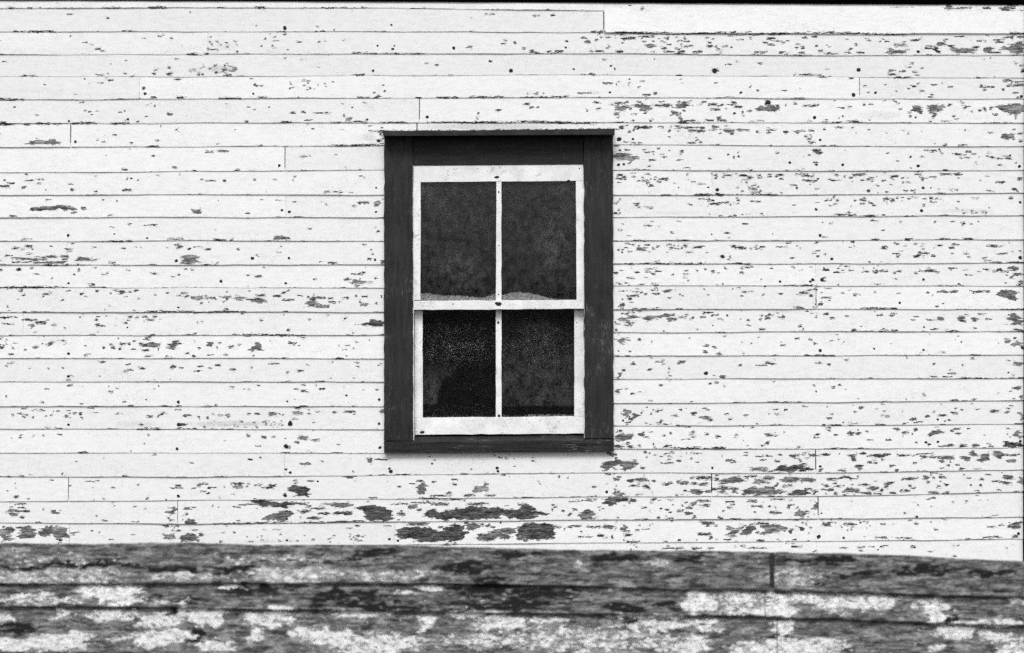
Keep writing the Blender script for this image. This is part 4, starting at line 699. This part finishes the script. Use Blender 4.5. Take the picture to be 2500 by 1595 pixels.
for a in [(908, 370, 1, FC + .0099, 2.6), (1362, 358, 1, FC + .0099, 2.8), (1815, 362, 1, FC + .0099, 2.6), (2138, 355, 1, FC - .0001, 2.6), (283, 1366, 1, FC - .0001, 2.4), (2165, 1410, 1, FC - .0001, 2.0), (1127, 550, 1, UF, 3.2, 1.8),
          (1142, 690, 1, UF + .002, 2.4, .8), (1144, 1190, 1, UF + .002, 1.6), (1797, 582, 1, UF, 2.2, 1.5), (1898, 470, 1, UF, 2.2, .6), (1058, 187, 2, UF - .004, 5.0, 1.5), (665, 188, 2, UF - .004, 1.8), (1061, 105, 2, UF + .002, 1.6),
          (1059, 350, 2, LF + .002, 3.6, .7), (1065, 1165, 2, LF + .0018, 3.8, .8), (1747, 350, 2, LF, 1.8, .7), (1797, 236, 2, UF - .003, 2.2), (395, 1308, 2, LF - .0007, 3.6, 1.5), (270, 1300, 2, FC - .0001, 2.2), (1080, 1420, 2, -.0301, 2.0), (340, 245, 2, UF - .0041, 1.8)]:
    trimnail(*a)

# ------------------------------------------------------------------ the low weathered wall in front (out of focus)
YF = -3.0; K = 6.0 / 9.0                       # 6 m from the camera, sizes follow from that distance
def fx(u): return (u - CX) * S * K
def fz_(v): return EYE + (CY - v) * S * K
FKX = [-2500, 0, 150, 450, 650, 833, 950, 1200, 1350, 1500, 1666, 1870, 1893, 2050, 2250, 2350, 2500, 5000]
FTOP = [1322, 1327, 1330, 1326, 1333, 1332, 1333, 1338, 1343, 1345, 1346, 1349, 1350, 1352, 1360, 1366, 1373, 1400]
FA = ([-2500, 0, 500, 833, 1250, 1666, 1880, 2300, 2500, 5000], [1425, 1425, 1425, 1423.5, 1427, 1438.5, 1441, 1454.5, 1458, 1490])
FB = ([-2500, 40, 340, 600, 830, 1130, 1500, 1666, 1890, 2250, 2500, 5000], [1480, 1480, 1480.5, 1487, 1490, 1494, 1499, 1502, 1505.5, 1521, 1527, 1560])
def fl(i, u):
    if i == -1: return np.interp(u, FKX, FTOP) + 1.1 * smooth_noise(u + 9000, 37, 5) + .7 * smooth_noise(u + 9000, 14, 6)
    if i == 0: return np.interp(u, *FA) + .8 * smooth_noise(u + 9000, 60, 7)
    if i == 1: return np.interp(u, *FB) + .8 * smooth_noise(u + 9000, 70, 8)
    return np.interp(u, [-2500, 0, 2500, 5000], [1590, 1594, 1632, 1660]) + (i - 2) * 84.0
PAINT = '''45,1406,50,11,1 210,1400,120,8,.8 245,1412,60,7,.8 130,1412,50,7,.7 470,1404,100,10,.9 720,1405,112,16,1.3 900,1404,100,11,.8 1000,1402,70,10,.7 255,1440,66,17,1.2 285,1464,60,10,1 115,1465,70,9,.7 415,1471,48,5,.8 570,1431,22,4,.8
20,1457,20,6,.6 690,1478,32,7,1.2 12,1500,18,17,1.3 162,1502,16,9,.9 275,1502,62,12,.9 395,1516,48,13,1 480,1503,30,16,1.2 528,1508,22,22,1.2 650,1515,58,15,1.0 680,1500,40,8,1 628,1552,18,20,1 100,1572,130,18,1.3 160,1552,80,8,1
375,1562,80,22,1.3 410,1548,55,12,1.2 530,1574,44,12,1 790,1548,60,14,1.2 820,1560,60,20,1 870,1500,75,7,1.2 930,1500,40,5,.8 1038,1518,20,17,1.2 1150,1498,85,5,1 1235,1522,75,14,1.1 1340,1512,42,7,1 1585,1503,90,4,1
1590,1526,90,7,1 900,1572,130,22,.9 1200,1560,120,14,.5 1400,1562,150,26,.55 1560,1560,90,20,.45 1640,1575,60,20,.6 1430,1380,22,7,.9 1605,1372,45,9,.9 1060,1434,32,3,1 980,1445,22,3,.7 1510,1435,26,3,.8 1925,1412,40,20,.6
1960,1400,60,9,.4 1702,1470,30,29,1.2 1795,1472,72,27,.75 1890,1486,52,14,1.2 1960,1460,95,14,.9 2080,1468,110,20,.75 2170,1475,32,13,1.1 2282,1492,32,26,1.3 2410,1518,82,7,.9 2478,1466,24,3,.8 1700,1520,40,6,.9 1735,1535,22,4,.8
1913,1518,13,7,1.2 1905,1538,5,14,1 1930,1576,150,13,1.1 1900,1590,130,12,1.2 1690,1575,30,25,1.2 2328,1545,38,19,1.3 2290,1583,20,8,1 2430,1552,45,12,.8 2488,1582,26,16,1 60,1350,40,5,.35 620,1368,90,6,.4 760,1362,90,6,.4 150,1368,80,6,.3'''
PT = [tuple(map(float, q.split(','))) for q in PAINT.split()]
DARKB = [(200,1380,190,9),(60,1385,60,5),(900,1352,60,14),(1130,1382,70,16),(1250,1355,60,12),(1500,1360,60,12),(1180,1440,90,20),(1320,1450,120,14),(1230,1475,160,12),(900,1478,160,10),(840,1455,120,12),(430,1385,90,7),(590,1390,60,9),
 (360,1456,22,9),(450,1468,40,10),(440,1500,30,12),(470,1545,30,20),(400,1565,40,8),(350,1565,30,8),(40,1535,50,16),(1530,1485,60,12),(1640,1480,40,8),(2000,1365,120,10),(2250,1390,90,16),(1985,1420,28,9),(1700,1365,50,8),(2100,1400,70,8),
 (2320,1508,14,12),(1900,1560,60,5),(1180,1410,60,10),(1540,1515,40,5),(2430,1395,80,8),(620,1440,90,14)]
FV, FF, FCc = [], [], []; nb = 0
FJ = {0: [(1884, 12.0)], 1: [(1866, 1.8)], 2: [(1897, 2.4)]}
for i in range(0, 9):
    cuts = [-1500] + [j[0] for j in FJ.get(i, [])] + [4300]; cuts = sorted(cuts); gd = dict(FJ.get(i, []))
    for a, b in zip(cuts[:-1], cuts[1:]):
        a2, b2 = a + gd.get(a, 0) / 2, b - gd.get(b, 0) / 2; xs = []; x = a2
        while x < b2 - .5: xs.append(x); x += 2.5 if (-30 < x < 2530 and i < 3) else 12.0
        xs.append(b2); xs = np.array(xs); Lb, Lt = fl(i, xs), fl(i - 1, xs)
        rows = np.concatenate([[0, .02], np.linspace(.05, 1.0 if i == 0 else 1.1, 34 if i < 3 else 8)])[:, None]
        Vv = Lb[None] - rows * (Lb - Lt)[None]; U = np.broadcast_to(xs, Vv.shape).copy()
        Y = YF - .017 * (1 - rows / 1.12) + 0 * U + .0012 * smooth_noise(xs + 9000, 200, i + 70)[None]; Y[0] += .005; Y[1] += .0015
        U = np.vstack([U[0], U]); Vv = np.vstack([Vv[0], Vv]); Y = np.vstack([Y[0] * 0 + YF + .004, Y])
        if i == 0:      # top edge of the uppermost board turns back
            U = np.vstack([U, U[-1]]); Vv = np.vstack([Vv, Vv[-1] + .6]); Y = np.vstack([Y, Y[-1] * 0 + YF + .022])
        U = np.hstack([U[:, :1], U, U[:, -1:]]); Vv = np.hstack([Vv[:, :1], Vv, Vv[:, -1:]]); Y = np.hstack([Y[:, :1] * 0 + YF + .004, Y, Y[:, -1:] * 0 + YF + .004])
        pa = np.full(U.shape, -1.0 if i < 2 else -.75); dk = np.zeros(U.shape); thin = np.full(U.shape, 1.0 if i == 0 else 0.0)
        outside = (U < -25) | (U > 2525) | (i > 2)
        pa = np.where(outside, 2.6 * (noise2(U + 2500, Vv, 120, 24, 41) + .5 * noise2(U + 2500, Vv, 40, 12, 42)) - .9, pa)
        if i < 3:
            WU = U + 26 * noise2(U, Vv, 55, 22, 1) + 14 * noise2(U, Vv, 21, 9, 2); WV = Vv + 8 * noise2(U, Vv, 48, 20, 3) + 6 * noise2(U, Vv, 17, 9, 4)
            for cx, cy, ra, rb, st in PT:
                if i == 2 and cy < 1480 or i == 0 and cy > 1440: continue
                q = np.sqrt(((WU - cx) / (ra + 8)) ** 2 + ((WV - cy) / (rb + 3)) ** 2); v = np.clip((1 - q) * 3.0 * st, -1, 1.15 * st); pa = np.maximum(pa, v)
            for cx, cy, ra, rb in DARKB: dk = np.maximum(dk, np.clip(1.25 - ((WU - cx) / ra) ** 2 - ((WV - cy) / rb) ** 2, 0, 1))
        nR, nC = U.shape; idx = np.arange(nR * nC).reshape(nR, nC)
        FF.append(np.stack([idx[:-1, :-1], idx[:-1, 1:], idx[1:, 1:], idx[1:, :-1]], -1).reshape(-1, 4) + nb); nb += nR * nC
        FV.append(np.stack([fx(U), Y, fz_(Vv)], -1).reshape(-1, 3)); FCc.append(np.stack([pa, dk, thin, np.ones_like(pa)], -1).reshape(-1, 4))
lowwall = empty('board_wall', (0, YF, 0), 'low wall of weathered grey boards with remnants of white paint, out of focus in front', 'wall')
o = np_mesh('board_face', np.concatenate(FV) - np.array([0, YF, 0]), np.concatenate(FF), M_OLD, lowwall, np.concatenate(FCc))
x0, x1 = fx(-1500), fx(4300); bbm = MB(); us = np.linspace(-1500, 4300, 90)
for u, u2 in zip(us[:-1], us[1:]):
    z0_, z1_ = fz_(fl(-1, np.array([u]))[0] + 1.2), fz_(fl(-1, np.array([u2]))[0] + 1.2)
    bbm.hexa([(fx(u), .005, z0_), (fx(u2), .005, z1_), (fx(u2), .005, .02), (fx(u), .005, .02)], [(fx(u), .021, z0_), (fx(u2), .021, z1_), (fx(u2), .021, .02), (fx(u), .021, .02)])
bbm.build('backing_board', M_DARK, lowwall)
for xp in (x0 + .1, -.9, .6, 2.0, x1 - .15):
    MB().box((xp, .022, 0), (xp + .09, .112, .93)).build('post', M_OLDWOOD, lowwall, .004)
scene.cycles.use_denoising = False
